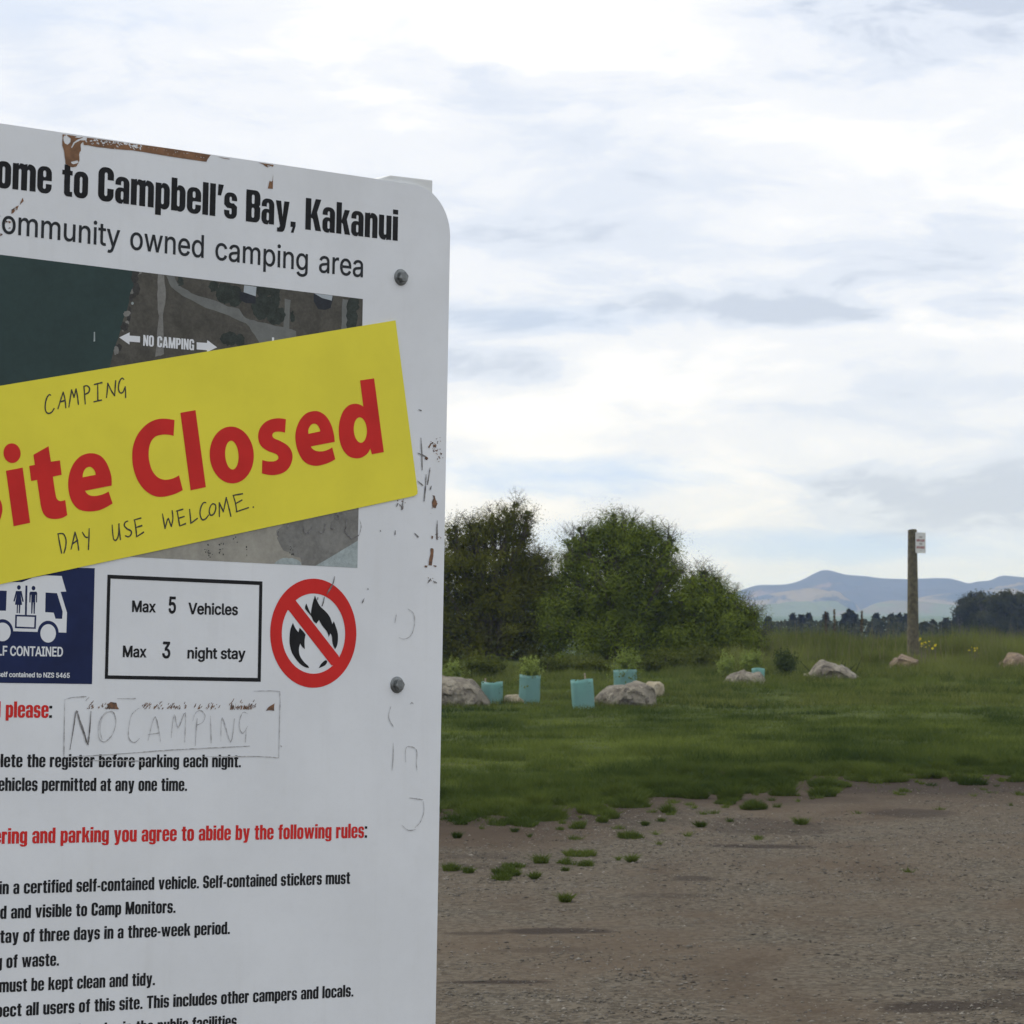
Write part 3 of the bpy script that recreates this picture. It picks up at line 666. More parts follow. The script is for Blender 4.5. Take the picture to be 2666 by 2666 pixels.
# faint grime and streaks on the old white face
_t = NT(M_WHITE.node_tree)
_co = _t.node('ShaderNodeTexCoord').outputs['Object']
_bs = _t.n['Principled BSDF']
_base = _bs.inputs['Base Color'].links[0].from_socket
_g = _t.math('ADD', _t.math('MULTIPLY', _t.smooth(_t.noise(_t.scalevec(_co, (30, 2.2, 1)), 1.0, 5, 0.65), 0.5, 0.75), 0.07), _t.math('MULTIPLY', _t.smooth(_t.noise(_co, 70, 5, 0.75), 0.45, 0.75), 0.045))
_g = _t.math('ADD', _g, _t.math('MULTIPLY', _t.smooth(_t.noise(_co, 3.0, 5, 0.6), 0.5, 0.7), 0.07))
_t.l.new(_t.mix(_g, _base, (0.44, 0.43, 0.38)), _bs.inputs['Base Color'])

sign = empty('information_sign', SO, 'large white notice board on posts with black and red printed rules and a map', 'sign')
sign.matrix_world = SM
LZ = 0.0004
px2m = 5.0 / F

# panel with its rounded right corners
r_top = SP(1128, 482)
c0 = [SP(-330, 271.5), SP(990, 467.6)]
edge_x = SP(1172.2, 605)[0]
top_at = lambda x: c0[0][1] + (c0[1][1] - c0[0][1]) * (x - c0[0][0]) / (c0[1][0] - c0[0][0])
R_ = 0.074
xl = c0[0][0]
pan = []
for i in range(13):
    t = math.radians(90 * i / 12)
    pan.append((edge_x - R_ + R_ * math.cos(t), top_at(edge_x) - R_ + R_ * math.sin(t)))
for i in range(13):
    t = math.radians(90 + 90 * i / 12)
    pan.append((xl + R_ + R_ * math.cos(t), top_at(xl) - R_ + R_ * math.sin(t)))
ybot = 0.62
for i in range(13):
    t = math.radians(180 + 90 * i / 12)
    pan.append((xl + R_ + R_ * math.cos(t), ybot + R_ + R_ * math.sin(t)))
for i in range(13):
    t = math.radians(270 + 90 * i / 12)
    pan.append((edge_x - R_ + R_ * math.cos(t), ybot + R_ + R_ * math.sin(t)))


def slab(poly, z0, z1, name, m, parent, bevel=0.0):
    bm = bmesh.new()
    vs = [bm.verts.new((x, y, z0)) for x, y in ccw(list(poly))]
    f = bm.faces.new(vs)
    r = bmesh.ops.extrude_face_region(bm, geom=[f])
    bmesh.ops.translate(bm, vec=(0, 0, z1 - z0), verts=[g for g in r['geom'] if isinstance(g, bmesh.types.BMVert)])
    bmesh.ops.recalc_face_normals(bm, faces=bm.faces)
    if bevel:
        es = [e for e in bm.edges if len(e.link_faces) == 2 and e.calc_face_angle(0) > 0.9]
        bmesh.ops.bevel(bm, geom=es, offset=bevel, segments=2, affect='EDGES', profile=0.6)
    me = bpy.data.meshes.new(name)
    bm.to_mesh(me)
    bm.free()
    return link(name, me, m, parent)


slab(pan, -0.004, 0.0, 'panel', M_WHITE, sign)

# painted timber posts behind the panel, one cut off at a slant above its top edge
pl, pr = SP(963, 470)[0], SP(1131.5, 480)[0]
tl = SP(961, 466)
post_top = [(pr, 0.0), (pr, SP(1131.5, 468)[1]), (SP(1022, 455)[0], SP(1022, 455)[1]), (tl[0], tl[1] - 0.004), (pl - 0.001, tl[1] - 0.06), (pl - 0.001, 0.0)]
po = slab(post_top, -0.105, -0.0045, 'post', M_BACK, sign, 0.002)
po2 = po.copy(); C.objects.link(po2); po2.parent = sign
po2.location = (xl - pl + 0.05, 0.10, 0)
po2.location.y = 0.0

# bolts
def bolt(px, py, rot):
    x, y = SP(px, py)
    bm = bmesh.new()
    prof = [(0.0, 0.0), (0.0128, 0.0), (0.0128, 0.0012), (0.0118, 0.0024), (0.0092, 0.003)]
    n = 24
    rings = []
    for r_, z in prof[1:]:
        rings.append([bm.verts.new((r_ * math.cos(2 * math.pi * i / n), r_ * math.sin(2 * math.pi * i / n), z)) for i in range(n)])
    for A, B in zip(rings, rings[1:]):
        for i in range(n): bm.faces.new((A[i], A[(i + 1) % n], B[(i + 1) % n], B[i]))
    bm.faces.new(rings[-1])
    hexr = []
    for r_, z in ((0.0088, 0.0024), (0.0088, 0.0088), (0.0076, 0.0098)):
        hexr.append([bm.verts.new((r_ * math.cos(rot + math.pi * i / 3), r_ * math.sin(rot + math.pi * i / 3), z)) for i in range(6)])
    for A, B in zip(hexr, hexr[1:]):
        for i in range(6): bm.faces.new((A[i], A[(i + 1) % 6], B[(i + 1) % 6], B[i]))
    bm.faces.new(hexr[-1])
    me = bpy.data.meshes.new('bolt')
    bm.to_mesh(me)
    bm.free()
    o = link('bolt', me, M_ZINC, sign, (x, y, 0.0002))
    return o


bolt(1043, 722, 0.25)
bolt(1033, 1783, 0.1)
bolt(-215, 540, 0.5)
bolt(-215, 1760, 0.9)

A1 = lambda x, y: (x / 2.927, 280 + y / 2.927)
A2 = lambda x, y: (560 + x / 2.927, 400 + y / 2.927)
A3 = lambda x, y: (x / 2.927, 820 + y / 2.927)
A4 = lambda x, y: (560 + x / 2.927, 1000 + y / 2.927)
A5 = lambda x, y: (x / 2.927, 1440 + y / 2.927)
A6 = lambda x, y: (560 + x / 2.927, 1560 + y / 2.927)
A7 = lambda x, y: (x / 2.927, 2006 + y / 2.927)
A8 = lambda x, y: (560 + x / 2.927, 2006 + y / 2.927)
MP = lambda f, pts: [SP(*f(x, y)) for x, y in pts]

flat('heading_word', [text('H', "Welcome", A1(-31, 606), A1(391, 656), 88, 'ome')], [M_INK], sign, LZ)
flat('heading_word', [text('H', "to", A1(470, 669), A1(668, 694), 86)], [M_INK], sign, LZ)
flat('heading_word', [text('H', "Campbell's", A1(745, 704), A1(1803, 850), 87)], [M_INK], sign, LZ)
flat('heading_word', [text('H', "Bay,", A2(233, 515), A2(612, 562), 83.5)], [M_INK], sign, LZ)
flat('heading_word', [text('H', "Kakanui", A2(686, 577), A2(1390, 665), 82.5)], [M_INK], sign, LZ)
flat('subheading_word', [text('R', "Community", A1(5, 954), A1(915, 1066), 63, 'ommunity')], [M_GREYINK], sign, LZ)
flat('subheading_word', [text('R', "owned", A1(983, 1077), A1(1562, 1146), 61.5)], [M_GREYINK], sign, LZ)
flat('subheading_word', [text('R', "camping", A1(1632, 1156), A2(716, 894), 60.5)], [M_GREYINK], sign, LZ)
flat('subheading_word', [text('R', "area", A2(785, 902), A2(1136, 943), 59.5)], [M_GREYINK], sign, LZ)
flat('rule_line', [text('H', "Complete the register before parking each night.", A5(3, 1631), A5(1834, 1632), 34.5, 'lete')], [M_INK], sign, LZ)
flat('rule_line', [text('H', "vehicles permitted at any one time.", A5(318, 1812), A5(1424, 1812), 34.5, 'permitted')], [M_INK], sign, LZ)
flat('rule_line', [text('H', "in a certified self-contained vehicle. Self-contained stickers must", A7(180, 938), A8(1027, 863), 34, 'certified')], [M_INK], sign, LZ)
flat('rule_line', [text('H', "displayed and visible to Camp Monitors.", A7(82, 1128), A7(1336, 1084), 34, 'and visible')], [M_INK], sign, LZ)
flat('rule_line', [text('H', "stay of three days in a three-week period.", A7(176, 1308), A7(1750, 1246), 34, 'of three')], [M_INK], sign, LZ)
flat('rule_line', [text('H', "disposing of waste.", A7(47, 1505), A7(448, 1486), 34, 'of waste')], [M_INK], sign, LZ)
flat('rule_line', [text('H', "must be kept clean and tidy.", A7(237, 1680), A7(1179, 1635), 34, 'be kept')], [M_INK], sign, LZ)
flat('rule_line', [text('H', "respect all users of this site. This includes other campers and locals.", A7(197, 1868), A8(1052, 1722), 34, 'all users')], [M_INK], sign, LZ)
flat('rule_line', [text('H', "laundry in the public facilities.", A7(935, 2012), A7(1822, 1957), 34, 'in the')], [M_INK], sign, LZ)
flat('red_heading', [text('H', "and please", A5(42, 1252), A5(368, 1255), 42, 'please'), text('H', ":", A5(373, 1255), A5(395, 1255), 40, None, 1)], [M_RED, M_INK], sign, LZ)
flat('red_heading', [text('H', "entering and parking you agree to abide by the following rules", A7(245, 555), A8(1133, 513), 40.5, 'and parking'), text('H', ":", A8(1139, 512), A8(1157, 512), 38, None, 1)], [M_RED, M_INK], sign, LZ)

# ---- limit box
OB = [(279.5, 1496.0), (683, 1513.8), (678.5, 1775), (272.6, 1767.3)]
IB = [(287.5, 1506.2), (674.8, 1523), (670.6, 1765), (280.8, 1758.2)]
lb = flat('limit_box', [paint([([SP(*p) for p in OB], 0), ([SP(*p) for p in IB], None)])], [M_INK], sign, LZ)
for args in (("Max", A5(1000, 446), A5(1184, 450), 29.5), ("5", A5(1278, 455), A5(1345, 457), 43), ("Vehicles", A5(1435, 463), A5(1813, 471), 29.5),
             ("Max", A5(930, 790), A5(1113, 793), 29.5), ("3", A5(1232, 797), A5(1302, 799), 42.5), ("night stay", A5(1423, 801), A5(1868, 806), 29)):
    flat('limit_word', [text('B', *args)], [M_INK], lb, LZ)

# ---- campervan emblem
Z = Zf(0, 1400, 7.43)
emb = [([SP(-121, 1469), SP(246.4, 1479.3), SP(239.2, 1781), SP(-129, 1776)], 0),
    (Z([(-760, 830), (-300, 845), (420, 860), (640, 768), (872, 728), (1190, 740), (1278, 1042), (1168, 1045), (1292, 1445), (1280, 1836), (720, 1822), (-700, 1795)]), 1),
    (Z(ell(928, 1845, 205, 240)), 0), (Z(ell(45, 1825, 210, 250)), 0),
    (Z([(-800, 1795), (250, 1808), (720, 1822), (1290, 1837), (1290, 2200), (-800, 2200)]), 0),
    (Z(ell(928, 1850, 150, 178)), 1), (Z(ell(45, 1822, 158, 180)), 1),
    (Z([(-330, 1015), (128, 1026), (113, 1412), (-340, 1404)]), 0),
    (Z([(878, 1060), (1100, 1072), (1210, 1430), (1198, 1570), (1070, 1566), (1035, 1450), (870, 1440)]), 0),
    (Z([(488, 925), (528, 925), (515, 1495), (478, 1492)]), 0),
    (Z([(292, 1488), (700, 1500), (690, 1764), (285, 1750)]), 0), (Z([(325, 1522), (665, 1534), (657, 1732), (320, 1718)]), 1),
    (Z(ell(362, 962, 36, 44)), 0), (Z(ell(645, 975, 36, 44)), 0),
    (Z([(305, 1030), (415, 1030), (457, 1236), (430, 1241), (397, 1100), (425, 1300), (392, 1300), (381, 1462), (358, 1462), (363, 1300), (347, 1300), (341, 1460), (317, 1458), (323, 1298), (285, 1296), (318, 1100), (282, 1236), (255, 1230)]), 0),
    (Z([(582, 1042), (700, 1042), (718, 1072), (713, 1252), (691, 1250), (693, 1105), (684, 1105), (669, 1470), (645, 1470), (643, 1250), (636, 1250), (622, 1468), (599, 1466), (602, 1105), (594, 1105), (586, 1252), (564, 1250), (566, 1070)]), 0)]
emblem = flat('campervan_emblem', [paint(emb)], [M_NAVY, M_WHITE], sign, LZ)
flat('emblem_text', [text('B', "SELF CONTAINED", A5(72, 780), A5(478, 787), 25, 'CONTAINED')], [M_WHITE], emblem, 2 * LZ)
flat('emblem_text', [text('B', "Certified self contained to NZS 5465", A5(66, 943), A5(531, 950), 12.8, 'contained')], [M_WHITE], emblem, 2 * LZ)

# ---- no fires
Y = Zf(690, 1490, 6.04)
cx, cy = SP(690 + 764 / 6.04, 1490 + 957 / 6.04)
Rr = (SP(690 + 764 / 6.04, 1490 + 98 / 6.04)[1] - SP(690 + 764 / 6.04, 1490 + 1815 / 6.04)[1]) / 2
fire = [(ell(cx, cy, Rr, Rr, 72), 0), (ell(cx, cy - 0.0006, Rr * 0.735, Rr * 0.735, 64), None),
    (Y([(350, 590), (440, 385), (490, 455), (1157, 1315), (1170, 1420), (1045, 1467), (372, 600)]), 0)]
L1 = [(783, 365, 1), (820, 455), (870, 540), (950, 615), (1010, 690), (1040, 760), (1055, 815, 1), (1080, 770, 1), (1110, 850), (1140, 950), (1145, 1060), (1130, 1150), (1100, 1207, 1), (1070, 1150), (1055, 1080), (1050, 1020), (1040, 985), (1025, 962, 1), (1000, 1017, 1), (975, 940), (930, 880), (885, 820), (848, 748, 1), (805, 807, 1), (755, 760), (725, 690), (640, 590), (628, 545), (648, 490, 1), (680, 570), (718, 655, 1), (732, 560), (750, 470)]
L2 = [(438, 793, 1), (470, 870), (522, 942, 1), (542, 873, 1), (590, 920), (636, 980, 1), (620, 1080), (625, 1207, 1), (580, 1170), (552, 1118, 1), (533, 1190), (535, 1270), (560, 1340), (620, 1420), (672, 1467), (690, 1502, 1), (640, 1495), (560, 1450), (480, 1360), (420, 1260), (390, 1150), (383, 1050), (392, 930), (410, 860)]
L3 = [(846, 1505, 1), (880, 1440), (945, 1383), (975, 1400, 1), (966, 1432), (930, 1470)]
fs = flat('no_fire_symbol', [paint(fire)], [M_RED], sign, LZ)
for q in (L1, L2, L3):
    flat('flame', [paint([(Y([p[:2] for p in smooth_loop(q, 4)]), 0)])], [M_INK], fs, LZ)

# ---- aerial photo of the bay, printed on the panel
def printed(name, c, var, sc, sc2=None):
    m = bpy.data.materials.new(name)
    m.use_nodes = True
    t = NT(m.node_tree)
    co = t.node('ShaderNodeTexCoord').outputs['Object']
    a = t.noise(co, sc, 6, 0.7, 0.3)
    b = t.noise(co, sc * 6, 4, 0.7)
    f = t.math('ADD', t.math('MULTIPLY', a, 0.65), t.math('MULTIPLY', b, 0.35))
    col = t.mix(t.smooth(f, 0.3, 0.7), tuple(x * (1 - var) for x in c), tuple(x * (1 + var) for x in c))
    bs = t.n['Principled BSDF']
    t.l.new(col, bs.inputs['Base Color'])
    bs.inputs['Roughness'].default_value = 0.5
    bs.inputs['Specular IOR Level'].default_value = 0.25
    return m


PM = [printed('print_land', (0.082, 0.079, 0.066), 0.38, 30), printed('print_sea', (0.028, 0.055, 0.052), 0.16, 14),
      printed('print_path', (0.165, 0.175, 0.165), 0.16, 40), printed('print_trees', (0.032, 0.042, 0.036), 0.55, 60),
      printed('print_roof', (0.42, 0.47, 0.50), 0.08, 60), printed('print_shadow', (0.025, 0.03, 0.038), 0.3, 40),
      printed('print_sand', (0.32, 0.31, 0.265), 0.22, 12), printed('print_wet_sand', (0.20, 0.20, 0.185), 0.3, 22),
      printed('print_surf', (0.36, 0.42, 0.42), 0.25, 90), printed('print_rocks', (0.045, 0.045, 0.042), 0.5, 80), M_WHITE]
W3 = Zf(300, 680, 2.972)
W4 = Zf(500, 1300, 4.2)
def ragged(pts, amp, n=3):
    out = []
    for i in range(len(pts)):
        a, b = pts[i], pts[(i + 1) % len(pts)]
        for j in range(n):
            u = j / n
            k = amp if j else amp * 0.5
            out.append((a[0] + (b[0] - a[0]) * u + random.uniform(-k, k), a[1] + (b[1] - a[1]) * u + random.uniform(-k, k)))
    return out


MAPR = [SP(-115, 649), SP(944.3, 778.5), SP(930, 1478.3), SP(-128, 1427)]
mp = [(MAPR, 0)]
coast = [(140, 80), (148, 150), (140, 230), (110, 300), (90, 380), (60, 450), (45, 520), (20, 600), (-10, 680), (-30, 760), (-60, 900), (-80, 1100)]
mp.append((W3([(-1300, -500), (150, -100)] + coast + [(-1300, 1100)]), 1))
for i in range(15):                              # rocks along the shore
    k = random.randrange(0, len(coast) - 2)
    u = random.random()
    x = coast[k][0] + (coast[k + 1][0] - coast[k][0]) * u + random.uniform(-5, 40)
    y = coast[k][1] + (coast[k + 1][1] - coast[k][1]) * u
    mp.append((W3(ragged(ell(x, y, random.uniform(10, 30), random.uniform(14, 40), 8), 6, 2)), random.choice([9, 9, 9, 7])))
mp.append((W3(ragged(ell(150, 130, 28, 44, 8), 6, 2)), 9)); mp.append((W3(ragged(ell(165, 215, 30, 50, 8), 6, 2)), 9))
mp.append((W3(ragged(ell(70, 505, 32, 36, 8), 6, 2)), 9)); mp.append((W3(ell(132, 326, 10, 12, 8)), 8))
mp.append((W3(ragged([(330, 100), (378, 110), (392, 280), (370, 420), (375, 720), (310, 740), (335, 430), (325, 260)], 5)), 7))
mp.append((W3(ragged([(395, 110), (455, 118), (490, 190), (590, 250), (760, 300), (870, 350), (960, 370), (1010, 440), (1100, 470), (1300, 510), (1400, 540), (1400, 640), (1120, 640), (1080, 570), (1010, 480), (880, 420), (700, 360), (520, 270), (430, 200)], 5)), 2))
mp.append((W3(ragged([(1310, 290), (1355, 300), (1345, 540), (1300, 520)], 4)), 2)); mp.append((W3(ragged([(1760, 290), (1805, 300), (1790, 560), (1745, 560)], 4)), 2))
for c_, rx, ry in (((850, 250), 75, 80), ((925, 270), 60, 80), ((760, 195), 40, 40), ((505, 155), 22, 35), ((1150, 220), 70, 60), ((1240, 260), 40, 60), ((1135, 360), 80, 95), ((1240, 420), 75, 75), ((1210, 330), 60, 60),
                   ((1370, 430), 18, 45), ((880, 600), 70, 55), ((960, 610), 40, 50), ((1830, 420), 45, 150), ((1850, 330), 40, 60)):
    mp.append((W3(ragged(ell(*c_, rx, ry, 14), 10, 2)), 3))
mp.append((W3([(960, 235), (1085, 260), (1085, 328), (1010, 325), (965, 300)]), 5)); mp.append((W3([(997, 186), (1092, 198), (1086, 272), (992, 240)]), 4))
mp.append((W3([(1535, 250), (1685, 285), (1665, 362), (1625, 378), (1570, 372), (1533, 310)]), 5)); mp.append((W3([(1540, 250), (1680, 266), (1674, 305), (1600, 285)]), 4))
mp.append((W3([(1212, 590), (1228, 590), (1228, 640), (1212, 640)]), 10))
mp.append((Zf(0, 280, 2.927)([(714, 1710), (723, 1710), (724, 1780), (712, 1785)]), 8))
mp.append((W4(ragged([(-700, 500), (400, 330), (1000, 240), (1900, 60), (1900, 800), (-700, 800)], 8)), 6))
mp.append((W4(ragged([(1000, 270), (1850, 80), (1850, 470), (1340, 730), (1200, 720), (1180, 640), (1000, 560), (930, 430), (920, 340)], 10)), 7))
mp.append((W4(ragged([(900, 700), (1000, 640), (1080, 640), (1180, 680), (1200, 760), (880, 760)], 8)), 8))
mp.append((W4([(1320, 742), (1500, 640), (1640, 555), (1830, 440), (1830, 800), (1320, 800)]), 8))
for i in range(44):
    x, y = random.choice([(315, 500), (320, 560), (200, 600), (160, 540), (470, 420), (1090, 560), (1080, 540), (620, 560)])
    x += random.uniform(-30, 30); y += random.uniform(-55, 55)
    mp.append((W4(ell(x, y, random.uniform(3, 9), random.uniform(4, 14), 6)), 9))
def inside(poly, p):
    q = ccw(list(poly))
    return all((q[i][0] - q[i - 1][0]) * (p[1] - q[i - 1][1]) - (q[i][1] - q[i - 1][1]) * (p[0] - q[i - 1][0]) > 0 for i in range(len(q)))


mv, mf, mi_ = paint(mp)      # only what lies on the print is kept
kp = [k for k, f in enumerate(mf) if inside(MAPR, (sum(mv[i][0] for i in f) / 3, sum(mv[i][1] for i in f) / 3))]
us = sorted({i for k in kp for i in mf[k]})
ren = {i: n for n, i in enumerate(us)}
mv, mf, mi_ = [mv[i] for i in us], [[ren[i] for i in mf[k]] for k in kp], [mi_[k] for k in kp]
mapo = flat('aerial_map', [(mv, mf, mi_)], PM, sign, LZ)
arw = [paint([(MP(A1, [(906, 1752), (986, 1713), (985, 1738), (1065, 1744), (1064, 1790), (984, 1784), (984, 1807)]), 0)]),
       paint([(MP(A1, [(1496, 1789), (1575, 1794), (1577, 1772), (1652, 1828), (1574, 1864), (1574, 1850), (1496, 1843)]), 0)])]
for q in arw: flat('map_arrow', [q], [M_WHITE], mapo, 2 * LZ)
flat('map_label', [text('H', "NO CAMPING", A1(1088, 1815), A1(1476, 1850), 28.3)], [M_WHITE], mapo, 2 * LZ)

# ---- wear: peeled paint, scuffs, pencilled words
pe = [(MP(A1, ragged([(475, 205), (690, 233), (900, 262), (1200, 300), (1605, 362), (1570, 413), (1250, 365), (1000, 325), (850, 315), (690, 290), (630, 285), (612, 330), (600, 360), (603, 405), (580, 450), (540, 452), (498, 430), (490, 350), (475, 290)], 3, 3)), 0)]
for q in ([(484, 215), (505, 208), (540, 235), (535, 262), (512, 284), (495, 275), (482, 250)], [(540, 305), (556, 268), (590, 243), (640, 225), (662, 232), (655, 250), (610, 250), (570, 272), (545, 310)],
          [(540, 412), (590, 402), (598, 420), (560, 432), (543, 425)], [(612, 285), (632, 260), (640, 290), (618, 330)], [(565, 225), (600, 218), (640, 222), (600, 232)]):
    pe.append((MP(A1, ragged(q, 2, 2)), None))
for i in range(95):
    x = random.uniform(650, 1080) if random.random() < 0.8 else random.uniform(1080, 1560)
    y = 233 + (x - 690) * 0.142 + abs(random.gauss(0, 1)) * 16 + 4
    a, b = random.uniform(3, 13), random.uniform(2, 7)
    if x > 1080: a *= 0.5; b *= 0.6
    pe.append((MP(A1, ragged(ell(x, y, a, b, 6, random.uniform(0.5, 1.2)), 1.5, 1)), None))
pe.append((MP(A2, [(400, 265), (438, 268), (441, 150), (436, 205), (425, 215), (415, 205)]), 0))
pe.append((MP(A2, [(330, 68), (446, 86), (438, 102), (425, 92), (400, 104), (385, 98), (365, 82)]), 0))
pe.append((MP(A2, [(395, 88), (420, 90), (400, 100)]), None))
pe.append((MP(A2, [(20, 25), (110, 40), (108, 44), (60, 36)]), 0))
pt = flat('peeled_paint', [paint(pe)], [M_RUST], sign, 1.5 * LZ)

fl = []
for q in ([(1600, 545), (1622, 565), (1612, 580), (1596, 572)], [(1655, 845), (1672, 850), (1678, 880), (1692, 910), (1676, 945), (1655, 940), (1650, 900), (1662, 870)], [(1640, 1250), (1662, 1255), (1662, 1290), (1655, 1340), (1648, 1383), (1625, 1380), (1630, 1330), (1640, 1290)],
          [(1648, 1155), (1660, 1160), (1655, 1180), (1646, 1175)], [(1597, 1380), (1618, 1382), (1612, 1398), (1596, 1396)], [(1660, 1380), (1690, 1385), (1675, 1395)], [(1620, 480), (1640, 450), (1652, 450), (1630, 490)], [(1660, 460), (1685, 465), (1680, 485), (1662, 480)], [(1712, 520), (1730, 530), (1720, 543)],
          [(1415, 930), (1432, 925), (1430, 955), (1420, 955)], [(1685, 1090), (1692, 1090), (1690, 1185), (1684, 1180)]):
    fl.append((MP(A4, ragged(q, 2, 2)), 0))
for i in range(60):
    x, y = random.choice([(1690, 437), (1665, 470), (1700, 530), (1655, 960), (1690, 1150), (1650, 1490), (1420, 900), (1690, 900)])
    fl.append((MP(A4, ragged(ell(x + random.gauss(0, 18), y + random.gauss(0, 22), random.uniform(1.5, 5), random.uniform(2, 7), 6, random.uniform(-.6, .6)), 1, 1)), 0))
for cx0, cx1, n in ((660, 712, 12), (745, 830, 14), (1080, 1250, 34), (1270, 1370, 26), (1380, 1535, 16), (1560, 1665, 16), (1740, 1945, 44)):
    for i in range(n):
        x = random.uniform(cx0, cx1)
        y = 1190 - abs(random.gauss(0, 22))
        a = random.uniform(0.6, 1.3)
        L = random.uniform(6, 20)
        fl.append((MP(A5, [(x - 3, y), (x + 2, y + 1), (x + L * 0.5 + 3, y - L * a), (x + L * 0.5, y - L * a - 2)]), 0))
fl.append((MP(A5, ragged([(815, 1150), (840, 1135), (885, 1140), (905, 1190), (860, 1187), (820, 1185)], 4, 2)), 0))
fl.append((MP(A5, ragged(ell(848, 1162, 14, 9, 8), 3, 1)), None))
fl.append((MP(A6, ragged([(386, 850), (405, 822), (425, 810), (450, 795), (447, 835), (448, 850), (415, 846)], 2, 2)), 0))
for i in range(26):
    x = random.uniform(110, 280)
    fl.append((MP(A6, [(x - 3, 842), (x + 2, 840), (x + 9, 842 - random.uniform(10, 60)), (x + 6, 838 - random.uniform(10, 50))]), 0))
for q in ([(172, 685), (178, 712), (150, 742)], [(120, 752), (140, 745), (128, 780), (112, 776)], [(88, 775), (108, 762), (112, 790), (85, 808)], [(28, 868), (48, 858), (58, 872), (40, 880)], [(60, 862), (85, 872), (72, 884)], [(0, 960), (20, 965), (10, 975), (0, 985)], [(60, 925), (75, 910), (78, 920)]):
    q = ragged(q, 4, 2)
    fl.append((MP(A1, q), 0))
    c = (sum(p[0] for p in q) / len(q), sum(p[1] for p in q) / len(q))
    for k in range(3): fl.append((MP(A1, ell(c[0] + random.gauss(0, 16), c[1] + random.gauss(0, 18), 7, 4, 6, random.uniform(0, 3))), None))
flat('paint_flakes', [paint(fl)], [M_FLAKE], sign, 2 * LZ)

sc_dark = [MP(A4, q) for q in ([(1565, 410), (1572, 520), (1575, 655)], [(1540, 525), (1575, 540), (1602, 552)], [(1605, 690), (1600, 780), (1590, 890)], [(1635, 635), (1628, 690), (1615, 765)], [(1540, 738), (1580, 772)], [(1690, 1040), (1688, 1110), (1692, 1185)], [(1645, 775), (1637, 800)],
           [(1432, 875), (1420, 955)], [(1378, 935), (1390, 910)], [(1548, 195), (1570, 202)], [(1515, 1135), (1545, 1165)], [(1133, 1632), (1118, 1668)], [(1160, 1556), (1162, 1564)], [(1255, 1115), (1258, 1121)], [(1370, 1115), (1368, 1145)], [(1618, 1515), (1640, 1485)], [(1660, 1500), (1685, 1515)],
           [(908, 1465), (895, 1520), (860, 1580), (850, 1600)], [(830, 1620), (822, 1660), (812, 1690)], [(780, 1625), (778, 1640)])]
sc_dark += [MP(A1, q) for q in ([(150, 1580), (200, 1500), (240, 1420)],)][:0]
sc_dark += [MP(A5, q) for q in ([(530, 1498), (555, 1350), (580, 1205), (610, 1300), (665, 1455)], [(690, 1205), (682, 1330), (668, 1460)], [(588, 1230), (630, 1340), (655, 1440)])]
cl_dark = [[(1050, 265), (1040, 320)], [(1210, 300), (1230, 360), (1270, 365), (1300, 310)], [(1380, 345), (1410, 365), (1440, 340), (1450, 270)], [(1530, 240), (1518, 320), (1550, 315)], [(1580, 160), (1560, 200), (1600, 215), (1590, 150), (1640, 150)],
           [(1690, 215), (1680, 300), (1665, 340), (1690, 380), (1740, 425), (1800, 405), (1815, 390)], [(940, 350), (932, 390)]]
sc_dark += [W4(q) for q in cl_dark]
flat('scuffs', [paint([(p, 0) for p in strokes(sc_dark, 0.0021, 0.45, 0.35)])], [M_SCUFF], sign, 3 * LZ)

pen = [MP(A5, q) for q in ([(855, 1210), (800, 1215), (755, 1290), (750, 1400), (790, 1438), (850, 1390), (880, 1300), (868, 1225), (835, 1205), (780, 1250), (760, 1340), (775, 1420)],
       [(1060, 1180), (1005, 1225), (980, 1320), (978, 1400), (1000, 1435), (1030, 1440), (1060, 1412)], [(1125, 1430), (1180, 1245), (1222, 1435)], [(1125, 1382), (1210, 1370)],
       [(1302, 1410), (1325, 1230), (1355, 1330), (1410, 1215), (1405, 1440)], [(1485, 1468), (1500, 1260)], [(1465, 1280), (1490, 1215), (1530, 1200), (1560, 1235), (1545, 1285), (1500, 1310)],
       [(1600, 1240), (1605, 1340), (1608, 1445)], [(1680, 1435), (1692, 1255), (1755, 1440), (1785, 1262)], [(1885, 1225), (1850, 1212), (1825, 1270), (1825, 1340), (1850, 1372), (1885, 1320)], [(1875, 1330), (1868, 1440)],
       [(490, 1115), (560, 1098), (655, 1092)], [(492, 1115), (488, 1300), (485, 1545)], [(890, 1108), (1030, 1108)], [(650, 1125), (675, 1098)], [(500, 1555), (900, 1530), (1300, 1500), (1900, 1470)], [(510, 1590), (800, 1580), (1100, 1585)], [(1540, 1550), (1932, 1550)])]
pen += [MP(A6, q) for q in ([(290, 700), (470, 700), (492, 735), (490, 900), (483, 1205)], [(180, 1195), (380, 1200), (480, 1208)], [(1400, 292), (1440, 303), (1490, 275), (1518, 190), (1510, 110), (1470, 75)], [(1380, 110), (1368, 180)], [(1338, 815), (1320, 880), (1330, 930), (1357, 970)], [(1485, 800), (1495, 788), (1508, 798)],
        [(1355, 1095), (1355, 1200), (1347, 1305)], [(1450, 1240), (1455, 1128), (1530, 1145), (1532, 1255), (1537, 1300)], [(1475, 1512), (1530, 1520), (1582, 1528)], [(1585, 1540), (1588, 1620), (1560, 1700), (1520, 1740)], [(1420, 1720), (1470, 1760), (1525, 1755)], [(495, 1110), (505, 1125)])]
pen += [W4([(1825, 215), (1845, 290), (1830, 370), (1815, 400)])]
flat('pencilled_words', [paint([(p, 0) for p in strokes(pen, 0.0013, 0.4, 0.4)])], [M_PENCIL], sign, 2.5 * LZ)

